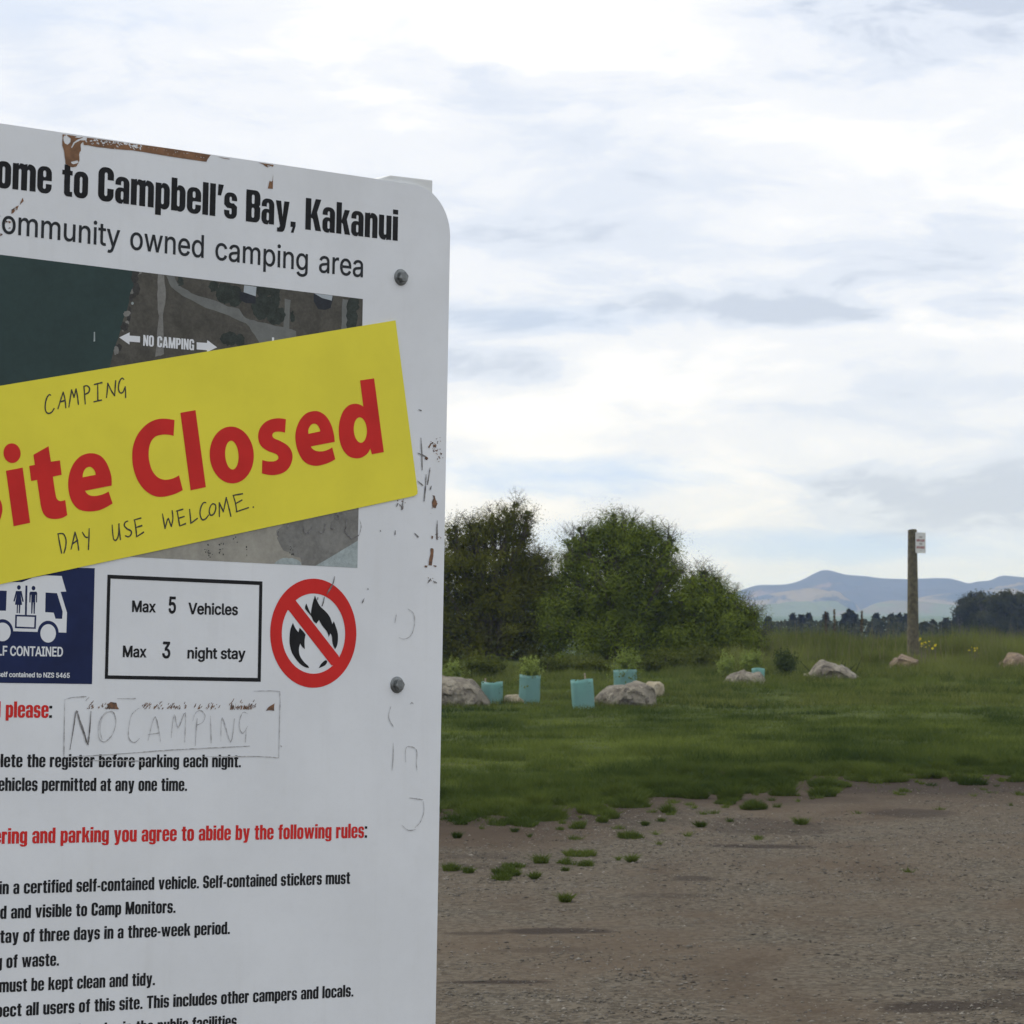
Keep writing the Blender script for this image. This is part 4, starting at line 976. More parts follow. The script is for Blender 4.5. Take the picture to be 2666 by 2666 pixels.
# ------------------------------------------------------------------ yellow notice stuck over the map
NB = 5 * LZ
note = empty('closure_notice', SO, 'bright yellow notice with big red letters stuck slantwise across the white notice board', 'notice')
note.matrix_world = SM
ytop = lambda x: 1004.5 - 0.1657 * x
ybt = lambda x: 1521.3 - 0.2128 * x
ycor = [(-150, ytop(-150)), (1029.8, 833.9), (1040, 885), (1082, 1250), (1087.5, 1278), (1086, 1287), (1078, 1291.6), (-150, ybt(-150))]
ycor = [(-150, ytop(-150)), (1029.8, 833.9), (1087.4, 1279), (1086.6, 1286), (1079, 1291.2), (-150, ybt(-150))]
slab([SP(x, y, NB) for x, y in ycor], NB - 0.0007, NB, 'sheet', M_YEL, note)
NL = NB + LZ
MN = lambda f, pts: [SP(*f(x, y), NL) for x, y in pts]
red = []
def glyph_px(f, outer, *holes):
    ops = [(MN(f, [p[:2] for p in smooth_loop(outer, 5)]), 0)]
    for h in holes: ops.append((MN(f, [p[:2] for p in smooth_loop(h, 5)]), None))
    red.append(paint(ops))
rotd = -0.13
red.append(paint([(MN(A3, ell(92, 1053, 65, 75, 32, rotd)), 0)]))
red.append(paint([(MN(A3, [(46, 1187), (173, 1163), (230, 1584), (104, 1610)]), 0)]))
glyph_px(A3, [(255, 1065, 1), (370, 1000, 1), (388, 1118, 1), (457, 1108, 1), (470, 1218, 1), (403, 1232, 1), (424, 1370), (437, 1405), (460, 1418), (497, 1410, 1), (513, 1525, 1), (475, 1546), (420, 1555), (365, 1545), (330, 1510), (312, 1455), (303, 1395), (283, 1257, 1), (238, 1265, 1), (223, 1150, 1), (266, 1142, 1)])
E1 = [(851, 1300, 1), (850, 1240), (835, 1180), (805, 1115), (760, 1070), (695, 1053), (625, 1070), (570, 1120), (535, 1190), (520, 1270), (525, 1350), (550, 1425), (600, 1480), (670, 1497), (750, 1490), (810, 1465), (858, 1437, 1), (828, 1345, 1), (780, 1368), (720, 1380), (675, 1370), (648, 1340, 1)]
glyph_px(A3, E1, [(630, 1237, 1), (635, 1200), (655, 1168), (685, 1157), (710, 1170), (725, 1195), (730, 1218, 1)])
glyph_px(A3, [(1330, 800, 1), (1250, 790), (1180, 800), (1110, 840), (1050, 910), (1015, 1000), (1008, 1090), (1020, 1180), (1055, 1270), (1110, 1340), (1180, 1380), (1250, 1385), (1330, 1365), (1393, 1335, 1), (1365, 1222, 1), (1310, 1248), (1250, 1255), (1200, 1235), (1160, 1185), (1138, 1115), (1133, 1050), (1145, 980), (1180, 930), (1230, 913), (1280, 912), (1323, 921, 1)])
red.append(paint([(MN(A3, [(1375, 745), (1490, 725), (1569, 1312), (1453, 1337)]), 0)]))
red.append(paint([(MN(A4, ell(127, 540, 168, 217, 48, rotd * 0.5)), 0), (MN(A4, ell(128, 541, 51, 110, 40, rotd * 0.5)), None)]))
S1 = [(540, 268, 1), (533, 370, 1), (490, 362), (450, 368), (436, 390), (450, 413), (500, 435), (555, 470), (586, 520), (588, 575), (565, 635), (520, 675), (460, 692), (410, 692), (357, 680, 1), (360, 578, 1), (400, 588), (450, 588), (481, 570), (478, 545), (455, 528), (400, 508), (350, 470), (330, 420), (331, 370), (350, 325), (390, 285), (440, 265), (490, 260)]
glyph_px(A4, S1)
glyph_px(A4, [(912, 440, 1), (905, 380), (885, 310), (850, 250), (805, 215), (760, 205), (700, 220), (650, 270), (620, 340), (612, 410), (625, 490), (655, 560), (700, 605), (765, 623), (830, 612), (880, 593), (916, 572, 1), (893, 482, 1), (860, 500), (820, 512), (775, 510), (745, 495), (730, 475, 1)],
         [(711, 379, 1), (712, 345), (730, 312), (755, 301), (780, 312), (797, 340), (802, 360, 1)])
red.append(paint([(MN(A4, [p[:2] for p in smooth_loop([(1105, -28, 1), (1212, -44, 1), (1286, 518, 1), (1195, 535, 1), (1183, 490, 1), (1160, 530), (1120, 558), (1075, 566), (1020, 550), (975, 500), (950, 430), (943, 350), (950, 280), (975, 210), (1015, 165), (1060, 150), (1100, 155), (1130, 172, 1)], 5)]), 0), (MN(A4, ell(1107, 350, 50, 97, 36, rotd * 0.5)), None)]))
bigS = [((p[0] - 588) * 1.36 + 15, (p[1] - 560) * 1.36 + 1490, *p[2:]) for p in S1]
glyph_px(A3, bigS)
flat('red_lettering', red, [M_RED], note, NL)

hw = [[(388, 612), (375, 608), (358, 630), (347, 670), (345, 715), (355, 742), (372, 750), (395, 740), (413, 712)], [(442, 716), (462, 650), (482, 588)], [(482, 588), (495, 640), (502, 708)], [(455, 665), (497, 650)],
      [(525, 702), (535, 640), (546, 570)], [(546, 570), (565, 628)], [(565, 628), (580, 563)], [(580, 563), (590, 615), (598, 682)], [(650, 678), (645, 610), (640, 543)], [(640, 543), (665, 540), (683, 560), (675, 590), (648, 605)],
      [(718, 530), (778, 515)], [(745, 522), (746, 652)], [(715, 662), (775, 648)], [(812, 630), (818, 575), (822, 520)], [(822, 520), (848, 575), (874, 615)], [(874, 615), (882, 500)], [(945, 492), (930, 482), (910, 510), (903, 560), (915, 592), (937, 588), (955, 545)], [(956, 548), (958, 630)],
      [(443, 1668), (455, 1740), (470, 1815)], [(440, 1668), (482, 1668), (503, 1712), (500, 1770), (487, 1815)], [(542, 1785), (560, 1710), (572, 1655)], [(572, 1655), (590, 1720), (600, 1793)], [(553, 1745), (592, 1715)], [(628, 1655), (650, 1690), (668, 1695)], [(680, 1628), (678, 1700), (674, 1788)],
      [(855, 1600), (860, 1670), (868, 1710), (885, 1715), (902, 1680), (908, 1590)], [(905, 1595), (918, 1712)], [(975, 1570), (955, 1580), (948, 1605), (970, 1630), (998, 1645), (1000, 1670), (980, 1690), (955, 1682)], [(1025, 1560), (1035, 1620), (1042, 1690)], [(1022, 1562), (1075, 1547)], [(1035, 1620), (1082, 1605)], [(1042, 1690), (1095, 1655)],
      [(1238, 1515), (1250, 1580), (1258, 1628)], [(1258, 1628), (1275, 1565), (1284, 1550)], [(1284, 1550), (1298, 1590), (1307, 1612)], [(1307, 1612), (1318, 1550), (1312, 1490)], [(1350, 1490), (1360, 1550), (1370, 1608)], [(1345, 1495), (1395, 1480)], [(1360, 1550), (1405, 1535)], [(1370, 1608), (1415, 1590)],
      [(1445, 1480), (1450, 1530), (1455, 1588)], [(1455, 1588), (1505, 1550)], [(1570, 1430), (1550, 1432), (1530, 1470), (1525, 1520), (1540, 1558), (1565, 1555), (1590, 1525)], [(1625, 1436), (1605, 1455), (1595, 1495), (1605, 1525), (1630, 1515), (1645, 1475), (1640, 1445), (1622, 1438)],
      [(1672, 1537), (1672, 1480), (1672, 1430)], [(1672, 1430), (1703, 1500)], [(1703, 1500), (1725, 1390)], [(1725, 1390), (1745, 1470), (1760, 1535)], [(1778, 1375), (1795, 1435), (1805, 1500)], [(1775, 1375), (1850, 1362)], [(1795, 1438), (1845, 1410)], [(1800, 1500), (1895, 1468)], [(1929, 1462), (1932, 1466)]]
flat('handwriting', [paint([(p, 0) for p in strokes([MN(A3, q) for q in hw], 0.0022, 0.75, 0.12)])], [M_PEN], note, NL)
# ------------------------------------------------------------------ the ground: one sheet to the hills
def edge(x):
    return np.interp(x, [-8, -3, -0.6, 0.55, 1.2, 1.9, 12], [27, 27, 27.2, 28.8, 30.8, 33.0, 33.8])


def grass_edge(x, y):
    return edge(x) + (fbm(x + 40, y * 0.6, 0.75) - 0.5) * 8.0 + (fbm(x + 7, y, 2.4) - 0.5) * 5.0 + 0.5


gx = np.concatenate([-np.geomspace(3200, 6, 26), np.arange(-5.5, 20.01, 0.22), np.geomspace(21.5, 3200, 26)])
gy = np.concatenate([[-120, -60, -30, -10, 0, 5], np.arange(8, 95, 0.3), np.geomspace(96, 5200, 90)])
GX, GY = np.meshgrid(gx, gy)
GZ = terr(GX, GY)
nearm = np.clip((40 - GY) / 6, 0, 1) * np.clip((GY - 6) / 4, 0, 1)
GZ = GZ + nearm * 0.03 * (fbm(GX, GY, 1.3) - 0.5)
nx, ny = len(gx), len(gy)
ii = np.arange(nx * ny).reshape(ny, nx)
quads = np.stack([ii[:-1, :-1], ii[:-1, 1:], ii[1:, 1:], ii[1:, :-1]], -1).reshape(-1, 4)

M_GROUND = bpy.data.materials.new('ground')
M_GROUND.use_nodes = True
t = NT(M_GROUND.node_tree)
co = t.node('ShaderNodeTexCoord').outputs['Object']
s3 = t.node('ShaderNodeSeparateXYZ', i_0=co)
gxn, gyn = s3.outputs[0], s3.outputs[1]
nA = t.noise(co, 0.35, 5, 0.6)
nB = t.noise(co, 1.7, 6, 0.65)
nC = t.noise(t.scalevec(co, (0.7, 0.25, 1)), 0.9, 6, 0.65, 0.6)
nF = t.noise(co, 55.0, 3, 0.8)
vor = t.node('ShaderNodeTexVoronoi', i_Vector=co, i_Scale=38.0)
vor2 = t.node('ShaderNodeTexVoronoi', i_Vector=co, i_Scale=17.0)
grav = t.math('MULTIPLY', t.smooth(t.math('ADD', t.math('MULTIPLY', nA, 0.5), t.math('MULTIPLY', nC, 0.5)), 0.38, 0.58), t.smooth(gyn, 33.0, 25.0))
earth = t.mix(t.smooth(nC, 0.3, 0.7), (0.066, 0.048, 0.033), (0.138, 0.108, 0.077))
stone = t.mix(t.smooth(vor.outputs['Color'], 0.15, 0.85), (0.056, 0.049, 0.038), (0.140, 0.124, 0.096))
stone = t.mix(t.smooth(nF, 0.62, 0.74), stone, (0.21, 0.205, 0.18))
stone = t.mix(t.smooth(nF, 0.42, 0.3), stone, (0.04, 0.038, 0.034))
dirt = t.mix(grav, t.mix(t.math('MULTIPLY', t.smooth(nF, 0.4, 0.65), 0.35), earth, stone), stone)
dirt = t.mix(t.math('MULTIPLY', t.smooth(nB, 0.35, 0.7), 0.35), dirt, (0.115, 0.089, 0.063))
# damp hollows, stains and the puddle edge (each with a place and an outline of its own)
stain = 0.0
nS = t.noise(t.scalevec(co, (1.0, 0.6, 1)), 2.6, 6, 0.65, 0.8)
for px, py, wpx, hpx, amt in ((1440, 2421, 330, 16, 0.9), (1300, 2548, 340, 9, 0.9), (1240, 2427, 200, 8, 0.6), (1965, 2200, 330, 8, 0.9), (1990, 2150, 420, 38, 0.55), (1806, 2284, 130, 16, 0.7), (2440, 2618, 420, 26, 0.85), (2650, 2610, 200, 60, 0.5),
                              (2370, 2118, 260, 22, 0.7), (2420, 2048, 640, 34, 0.75), (1400, 2470, 260, 14, 0.35), (2000, 2080, 640, 22, 0.4), (1330, 2250, 420, 12, 0.3), (2640, 2540, 120, 20, 0.5), (1250, 2225, 240, 14, 0.4), (1750, 2330, 300, 10, 0.35)):
    dd = 1.6 * F / (py - HZ)
    x0 = (px - 1333) / F * dd
    rx = wpx / F * dd / 2
    ry = hpx * dd * dd / (1.6 * F) / 2 * 1.3
    u = t.math('DIVIDE', t.math('SUBTRACT', gxn, x0), rx)
    v = t.math('DIVIDE', t.math('SUBTRACT', gyn, dd), ry)
    r2 = t.math('ADD', t.math('ADD', t.math('MULTIPLY', u, u), t.math('MULTIPLY', v, v)), t.math('MULTIPLY', t.math('SUBTRACT', nS, 0.5), 2.0))
    stain = t.math('MAXIMUM', stain, t.math('MULTIPLY', t.smooth(r2, 1.15, 0.35), amt))
dirt = t.mix(stain, dirt, t.mix(nF, (0.016, 0.011, 0.0075), (0.040, 0.028, 0.019)))
soil = t.mix(t.smooth(nB, 0.3, 0.7), (0.045, 0.062, 0.018), (0.085, 0.105, 0.032))
soil = t.mix(t.smooth(t.noise(co, 0.6, 4), 0.6, 0.75), soil, (0.10, 0.085, 0.05))
field = t.mix(t.smooth(t.noise(co, 0.004, 4), 0.4, 0.6), (0.075, 0.12, 0.035), (0.13, 0.16, 0.055))
bnd0 = t.math('SUBTRACT', gyn, t.math('ADD', t.math('MULTIPLY', t.smooth(gxn, -0.2, 2.2), 6.0), 28.0))
dirt = t.mix(t.math('MULTIPLY', t.smooth(t.math('ADD', bnd0, t.math('MULTIPLY', t.math('SUBTRACT', nC, 0.5), 9.0)), -8.0, -1.5), 0.88), dirt, t.mix(nB, (0.018, 0.013, 0.0095), (0.056, 0.041, 0.030)))
bnd = t.math('SUBTRACT', gyn, t.math('ADD', t.math('MULTIPLY', t.smooth(gxn, -0.2, 2.2), 6.0), 28.0))
c = t.mix(t.smooth(t.math('ADD', bnd, t.math('MULTIPLY', t.math('SUBTRACT', nB, 0.5), 7.0)), -0.6, 3.5), dirt, soil)
c = t.mix(t.smooth(gyn, 120.0, 220.0), c, field)
bs = t.n['Principled BSDF']
t.l.new(c, bs.inputs['Base Color'])
t.put(bs.inputs['Roughness'], t.math('SUBTRACT', 0.93, t.math('MULTIPLY', stain, 0.25)))
bs.inputs['Specular IOR Level'].default_value = 0.04
hgt = t.math('ADD', t.math('MULTIPLY', vor.outputs['Distance'], -0.9), t.math('ADD', t.math('MULTIPLY', vor2.outputs['Distance'], -0.7), t.math('MULTIPLY', nF, 1.2)))
bmp = t.node('ShaderNodeBump', i_Strength=0.45, i_Distance=0.02, i_Height=hgt)
t.l.new(bmp.outputs[0], bs.inputs['Normal'])
ground = link('ground', np_mesh('ground', np.stack([GX, GY, GZ], -1).reshape(-1, 3), quads, True), M_GROUND)
tag(ground, kind='structure')

# ------------------------------------------------------------------ hills
def ridge_mesh(name, prof, d, front, back, rough, m):
    xs_p = np.array([p[0] for p in prof], float)
    ys_p = np.array([p[1] for p in prof], float)
    X = (xs_p - 1333) / F * d
    Zr = 1.6 - (ys_p - HZ) / F * d
    gx = np.linspace(X[0] - 300, X[-1] + 300, 900)
    # rounded interpolation of the skyline
    zr = np.interp(gx, X, Zr, left=Zr[0] * 0.6, right=Zr[-1] * 0.7)
    ker = np.exp(-0.5 * (np.arange(-6, 7) / 1.2) ** 2); ker /= ker.sum()
    zr = np.convolve(np.pad(zr, 6, 'edge'), ker, 'valid')
    zr = zr + (fbm(gx, gx * 0 + d, 0.02) - 0.5) * 3.0 * rough
    v = np.linspace(-1, 1, 61)
    GX, GV = np.meshgrid(gx, v)
    base = -6.0
    sh = np.where(GV < 0, np.clip(1 + GV, 0, 1) ** 1.15, np.clip(1 - GV, 0, 1) ** 1.3)
    GY = d + np.where(GV < 0, GV * front, GV * back)
    n = (fbm(GX, GY, 0.006) - 0.5) + 0.8 * (fbm(GX, GY, 0.022) - 0.5) + 0.25 * (fbm(GX, GY, 0.07) - 0.5)
    lim = np.clip((1 - sh) * 4, 0, 1) * np.clip(sh * 4, 0, 1)
    GZ = base + (zr[None, :] - base) * sh + n * lim * 42 * rough
    ny, nx = GX.shape
    ii = np.arange(nx * ny).reshape(ny, nx)
    q = np.stack([ii[:-1, :-1], ii[:-1, 1:], ii[1:, 1:], ii[1:, :-1]], -1).reshape(-1, 4)
    o = link(name, np_mesh(name, np.stack([GX, GY, GZ], -1).reshape(-1, 3), q, True), m)
    return tag(o, kind='structure')


def hillmat(name, a, b, s, thr):
    m = bpy.data.materials.new(name)
    m.use_nodes = True
    t = NT(m.node_tree)
    co = t.scalevec(t.node('ShaderNodeTexCoord').outputs['Object'], (1, 0.35, 1.6))
    n = t.noise(co, s, 6, 0.62, 0.4)
    col = t.mix(t.smooth(n, thr - 0.05, thr + 0.05), a, b)
    col = t.mix(t.math('MULTIPLY', t.noise(co, s * 5, 4, 0.7), 0.5), col, tuple(c * 0.6 for c in b))
    t.l.new(col, t.n['Principled BSDF'].inputs['Base Color'])
    t.n['Principled BSDF'].inputs['Roughness'].default_value = 1
    t.n['Principled BSDF'].inputs['Specular IOR Level'].default_value = 0.0
    return m


ridge_mesh('far_hills', [(300, 1580), (1200, 1572), (1500, 1560), (1700, 1556), (1900, 1546), (1940, 1532), (1975, 1522), (2040, 1522), (2060, 1519), (2085, 1511), (2115, 1495), (2140, 1483), (2160, 1484), (2200, 1497), (2260, 1501), (2290, 1506), (2370, 1508), (2440, 1505), (2475, 1506), (2500, 1513), (2520, 1520), (2545, 1514), (2580, 1511), (2600, 1500), (2620, 1498), (2666, 1503), (2800, 1495), (3100, 1520), (4200, 1560)],
           4600, 500, 500, 0.5, hillmat('hill_forest', (0.030, 0.045, 0.040), (0.24, 0.17, 0.10), 0.008, 0.62))
ridge_mesh('tussock_hills', [(300, 1600), (1500, 1592), (1880, 1578), (1925, 1563), (1985, 1550), (2060, 1538), (2110, 1531), (2150, 1538), (2185, 1552), (2205, 1570), (2225, 1600), (2290, 1602), (2330, 1580), (2375, 1559), (2450, 1546), (2560, 1541), (2600, 1531), (2666, 1522), (2900, 1530), (4200, 1580)],
           4050, 420, 300, 0.7, hillmat('hill_tussock', (0.265, 0.215, 0.11), (0.05, 0.06, 0.045), 0.014, 0.52))
ridge_mesh('green_foothills', [(300, 1604), (1700, 1600), (1900, 1590), (1960, 1580), (2020, 1572), (2070, 1567), (2140, 1574), (2170, 1588), (2195, 1603), (2215, 1603), (2240, 1590), (2275, 1572), (2320, 1563), (2400, 1566), (2470, 1574), (2560, 1584), (2666, 1588), (3000, 1592), (4200, 1604)],
           3500, 380, 300, 0.5, hillmat('hill_pasture', (0.145, 0.185, 0.085), (0.19, 0.17, 0.10), 0.012, 0.58))

# ------------------------------------------------------------------ air
hz = bpy.data.materials.new('haze')
hz.use_nodes = True
t = NT(hz.node_tree)
t.n.clear()
pv = t.node('ShaderNodeVolumePrincipled')
pv.inputs['Color'].default_value = (0.38, 0.53, 1.0, 1)
pv.inputs['Absorption Color'].default_value = (1, 1, 1, 1)
pv.inputs['Density'].default_value = HAZE
pv.inputs['Anisotropy'].default_value = 0.0
out = t.node('ShaderNodeOutputMaterial', i_Volume=pv.outputs[0])
bm = bmesh.new()
bmesh.ops.create_cube(bm, size=1)
for v in bm.verts:
    v.co = (v.co.x * 6800, 2600 + v.co.y * 5700, (-11 if v.co.z < 0 else 76))
me = bpy.data.meshes.new('haze')
bm.to_mesh(me); bm.free()
tag(link('haze', me, hz), kind='stuff')

# ------------------------------------------------------------------ leaves, grass: materials and builders
def leafmat(name, dark, light, trans=0.25, rough=0.75, nscale=1.2):
    m = bpy.data.materials.new(name)
    m.use_nodes = True
    t = NT(m.node_tree)
    t.n.clear()
    at = t.node('ShaderNodeAttribute', attribute_name='tint')
    co = t.node('ShaderNodeNewGeometry').outputs['Position']
    n = t.noise(co, nscale, 4, 0.6)
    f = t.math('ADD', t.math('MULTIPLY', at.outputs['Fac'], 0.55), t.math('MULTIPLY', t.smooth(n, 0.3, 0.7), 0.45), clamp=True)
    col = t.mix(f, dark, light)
    df = t.node('ShaderNodeBsdfPrincipled')
    t.l.new(col, df.inputs['Base Color'])
    df.inputs['Roughness'].default_value = rough
    df.inputs['Specular IOR Level'].default_value = 0.04
    tr = t.node('ShaderNodeBsdfTranslucent', i_Color=col)
    mx = t.node('ShaderNodeMixShader', i_0=trans)
    t.l.new(df.outputs[0], mx.inputs[1]); t.l.new(tr.outputs[0], mx.inputs[2])
    t.node('ShaderNodeOutputMaterial', i_Surface=mx.outputs[0])
    return m


def unit(n, rng):
    v = rng.normal(size=(n, 3))
    return v / np.linalg.norm(v, axis=1, keepdims=True)


def leaf_quads(P, size, rng, asp=0.55, lean=None):
    n = len(P)
    a = unit(n, rng)
    if lean is not None:
        a = a + lean
        a /= np.linalg.norm(a, axis=1, keepdims=True) + 1e-9
    b = np.cross(a, unit(n, rng))
    b /= np.linalg.norm(b, axis=1, keepdims=True) + 1e-9
    s = (size * rng.uniform(0.6, 1.35, n))[:, None]
    V = np.stack([P - a * s * 0.5, P + b * s * asp * 0.5, P + a * s * 0.5, P - b * s * asp * 0.5], 1).reshape(-1, 3)
    return V, np.arange(4 * n).reshape(-1, 4)


def leaf_faces(P, N, size, rng, asp=0.6):
    """small leaves at P whose faces look along N"""
    n = len(P)
    N = N / (np.linalg.norm(N, axis=1, keepdims=True) + 1e-9)
    a = np.cross(N, unit(n, rng)); a /= np.linalg.norm(a, axis=1, keepdims=True) + 1e-9
    b = np.cross(N, a)
    s = (size * rng.uniform(0.6, 1.35, n))[:, None]
    V = np.stack([P - a * s * 0.5, P + b * s * asp * 0.5, P + a * s * 0.5, P - b * s * asp * 0.5], 1).reshape(-1, 3)
    return V, np.arange(4 * n).reshape(-1, 4)


def crown(lobes, nclump, leaf, cr, per, rng, up=0.45, fill=2500, shell=0.5, fillsize=3.0, sprigs=0, slen=0.3):
    """lobes: (x, y, z, rx, ry, rz). Tight clumps of small leaves sit on the lobes, larger leaves fill the inside, thin sprigs stand out."""
    L = np.array(lobes, float)
    wgt = (L[:, 3] * L[:, 5]); wgt /= wgt.sum()
    k = rng.choice(len(L), nclump, p=wgt)
    dr = unit(nclump, rng)
    rad = rng.uniform(shell ** 2, 1.0, nclump) ** 0.5
    bump = 0.84 + 0.3 * fbm(dr[:, 0] * 2 + k * 7.7, dr[:, 2] * 2 + dr[:, 1], 1.1)
    P0 = L[k, :3] + dr * L[k, 3:] * (rad * bump)[:, None]
    r = cr * rng.uniform(0.5, 1.4, nclump)
    off = rng.normal(size=(nclump, per, 3)) * np.array([0.55, 0.55, 0.42])
    P = P0[:, None] + off * r[:, None, None]
    N = off * 1.1 + (dr * 0.5 + np.array([0, 0, up]))[:, None] + rng.normal(size=off.shape) * 0.18
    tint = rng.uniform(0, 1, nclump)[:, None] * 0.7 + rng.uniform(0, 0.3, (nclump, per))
    V1, F1 = leaf_faces(P.reshape(-1, 3), N.reshape(-1, 3), np.full(nclump * per, leaf), rng)
    T = np.repeat(tint.ravel(), 4)
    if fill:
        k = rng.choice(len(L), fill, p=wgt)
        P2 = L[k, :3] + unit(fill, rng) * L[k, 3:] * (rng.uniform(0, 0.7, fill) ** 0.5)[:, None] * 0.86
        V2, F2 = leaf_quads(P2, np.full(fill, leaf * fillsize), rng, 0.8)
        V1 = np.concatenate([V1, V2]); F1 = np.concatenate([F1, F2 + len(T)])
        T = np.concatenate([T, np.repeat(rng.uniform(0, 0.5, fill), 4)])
    if sprigs:
        k = rng.choice(len(L), sprigs, p=wgt)
        dr = unit(sprigs, rng)
        dr[:, 2] = np.abs(dr[:, 2]) * 0.9 + 0.05
        S0 = L[k, :3] + dr * L[k, 3:] * 0.86
        D = dr + np.array([0, 0, 0.5]) + rng.normal(size=(sprigs, 3)) * 0.5
        D /= np.linalg.norm(D, axis=1, keepdims=True)
        tt = np.linspace(0, 1, 12)[None] + rng.uniform(-.04, .04, (sprigs, 12))
        ln = slen * rng.uniform(0.5, 1.5, sprigs)
        P3 = S0[:, None] + D[:, None] * (tt * ln[:, None])[..., None] + rng.normal(size=(sprigs, 12, 3)) * leaf * (0.9 - 0.6 * tt)[..., None]
        V3, F3 = leaf_quads(P3.reshape(-1, 3), np.full(sprigs * 12, leaf * 0.9), rng)
        V1 = np.concatenate([V1, V3]); F1 = np.concatenate([F1, F3 + len(T)])
        T = np.concatenate([T, np.repeat(rng.uniform(0.2, 1, (sprigs, 1)).repeat(12, 1).ravel(), 4)])
    return V1, F1, T


M_BARK = mat('bark', (0.085, 0.07, 0.052), 0.9, 0.4, 14, 0.5, 60)
M_TWIG = mat('bare_twig', (0.16, 0.13, 0.10), 0.9, 0.3, 14)


def limb(bm, a, b, r0, r1, seg=7):
    a, b = Vector(a), Vector(b)
    d = (b - a).normalized()
    u = d.orthogonal().normalized()
    v = d.cross(u)
    A = [bm.verts.new(a + (u * math.cos(2 * math.pi * i / seg) + v * math.sin(2 * math.pi * i / seg)) * r0) for i in range(seg)]
    B = [bm.verts.new(b + (u * math.cos(2 * math.pi * i / seg) + v * math.sin(2 * math.pi * i / seg)) * r1) for i in range(seg)]
    for i in range(seg): bm.faces.new((A[i], A[(i + 1) % seg], B[(i + 1) % seg], B[i]))
    bm.faces.new(B); bm.faces.new(A[::-1])


def trunk_mesh(base, lobes, r, twigs=0, rng=None):
    """stems forking from the ground into every lobe"""
    bm = bmesh.new()
    for j, l in enumerate(lobes):
        b = Vector(base) + Vector((random.uniform(-1, 1) * r * 2, random.uniform(-1, 1) * r * 2, -0.1))
        e = Vector(l[:3])
        m = b.lerp(e, 0.45) + Vector((random.uniform(-.2, .2), random.uniform(-.2, .2), 0.1))
        limb(bm, b, m, r, r * 0.7); limb(bm, m, e, r * 0.72, r * 0.35)
        for q in range(7):
            d = Vector((random.gauss(0, 1), random.gauss(0, 1), random.gauss(0.3, 1))).normalized()
            tip = e + Vector((d.x * l[3], d.y * l[4], d.z * l[5])) * 0.8
            limb(bm, m.lerp(e, random.uniform(0.2, 1)), tip, r * 0.3, r * 0.08, 5)
        for q in range(twigs):
            d = Vector((random.gauss(0, 0.8), random.gauss(0, 0.6), abs(random.gauss(0.7, .5)))).normalized()
            s = e + Vector((d.x * l[3], d.y * l[4], d.z * l[5])) * 0.8
            tip = s + (d + Vector((random.uniform(-.3, .3), 0, .3))) * random.uniform(0.12, 0.32)
            limb(bm, s, tip, 0.008, 0.003, 4)
            for w in range(2): limb(bm, s.lerp(tip, 0.55), s.lerp(tip, 0.6) + Vector((random.uniform(-.2, .2), random.uniform(-.2, .2), random.uniform(0, .2))), 0.005, 0.002, 4)
    me = bpy.data.meshes.new('trunk')
    bm.to_mesh(me); bm.free()
    return me


def tree(name, label, cat, d, pxl, m, group=None, nclump=500, leaf=0.06, cr=0.26, per=80, seed=1, r=0.07, up=0.85, fill=3000, basepx=None, twigs=4, ysq=0.9, shell=0.5, fillsize=2.6, sprigs=0, slen=0.3):
    """pxl: lobes as (photo col, row, half width, half height) seen at distance d"""
    rng = np.random.default_rng(seed)
    lobes = []
    for (px, py, rx, ry) in pxl:
        k = d / F
        lobes.append(((px - 1333) * k, d + rng.uniform(-0.35, 0.35) * rx * k, 1.6 - (py - HZ) * k, rx * k, rx * k * ysq, ry * k))
    # uneven outline: small lobes push out of the big ones
    for l in list(lobes):
        for q in range(3):
            a = rng.uniform(-0.4, math.pi + 0.4)
            f = rng.uniform(0.22, 0.40)
            lobes.append((l[0] + math.cos(a) * l[3] * 0.92, l[1] + rng.uniform(-.6, .6) * l[4], max(l[2] + math.sin(a) * l[5] * 0.92, terr(l[0], d) + 0.3), l[3] * f, l[4] * f, l[5] * f))
    bx = (basepx - 1333) * d / F if basepx else float(np.mean([l[0] for l in lobes]))
    base = Vector((bx, d, float(terr(bx, d))))
    loc = [(l[0] - base.x, l[1] - base.y, l[2] - base.z, *l[3:]) for l in lobes]
    e = empty(name, base, label, cat, group)
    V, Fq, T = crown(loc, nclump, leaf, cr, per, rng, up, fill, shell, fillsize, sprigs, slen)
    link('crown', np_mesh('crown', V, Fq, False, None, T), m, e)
    link('trunk', trunk_mesh((0, 0, 0), loc, r, twigs), M_BARK, e)
    return e


M_LEAF_A = leafmat('olive_leaves', (0.042, 0.047, 0.008), (0.150, 0.158, 0.022), 0.12)
M_LEAF_B = leafmat('green_leaves', (0.044, 0.060, 0.009), (0.195, 0.250, 0.030), 0.14)
M_LEAF_C = leafmat('fresh_leaves', (0.055, 0.085, 0.020), (0.155, 0.205, 0.055), 0.3)
M_LEAF_LOW = leafmat('low_scrub_leaves', (0.045, 0.060, 0.010), (0.13, 0.15, 0.028), 0.25)
M_LEAF_SEED = leafmat('seedling_leaves', (0.12, 0.165, 0.036), (0.28, 0.34, 0.085), 0.35)
M_DARKSHRUB = leafmat('dark_shrub_leaves', (0.035, 0.050, 0.014), (0.075, 0.10, 0.03), 0.2)
M_FIR = leafmat('fir_needles', (0.026, 0.031, 0.012), (0.062, 0.066, 0.026), 0.1, nscale=0.05)

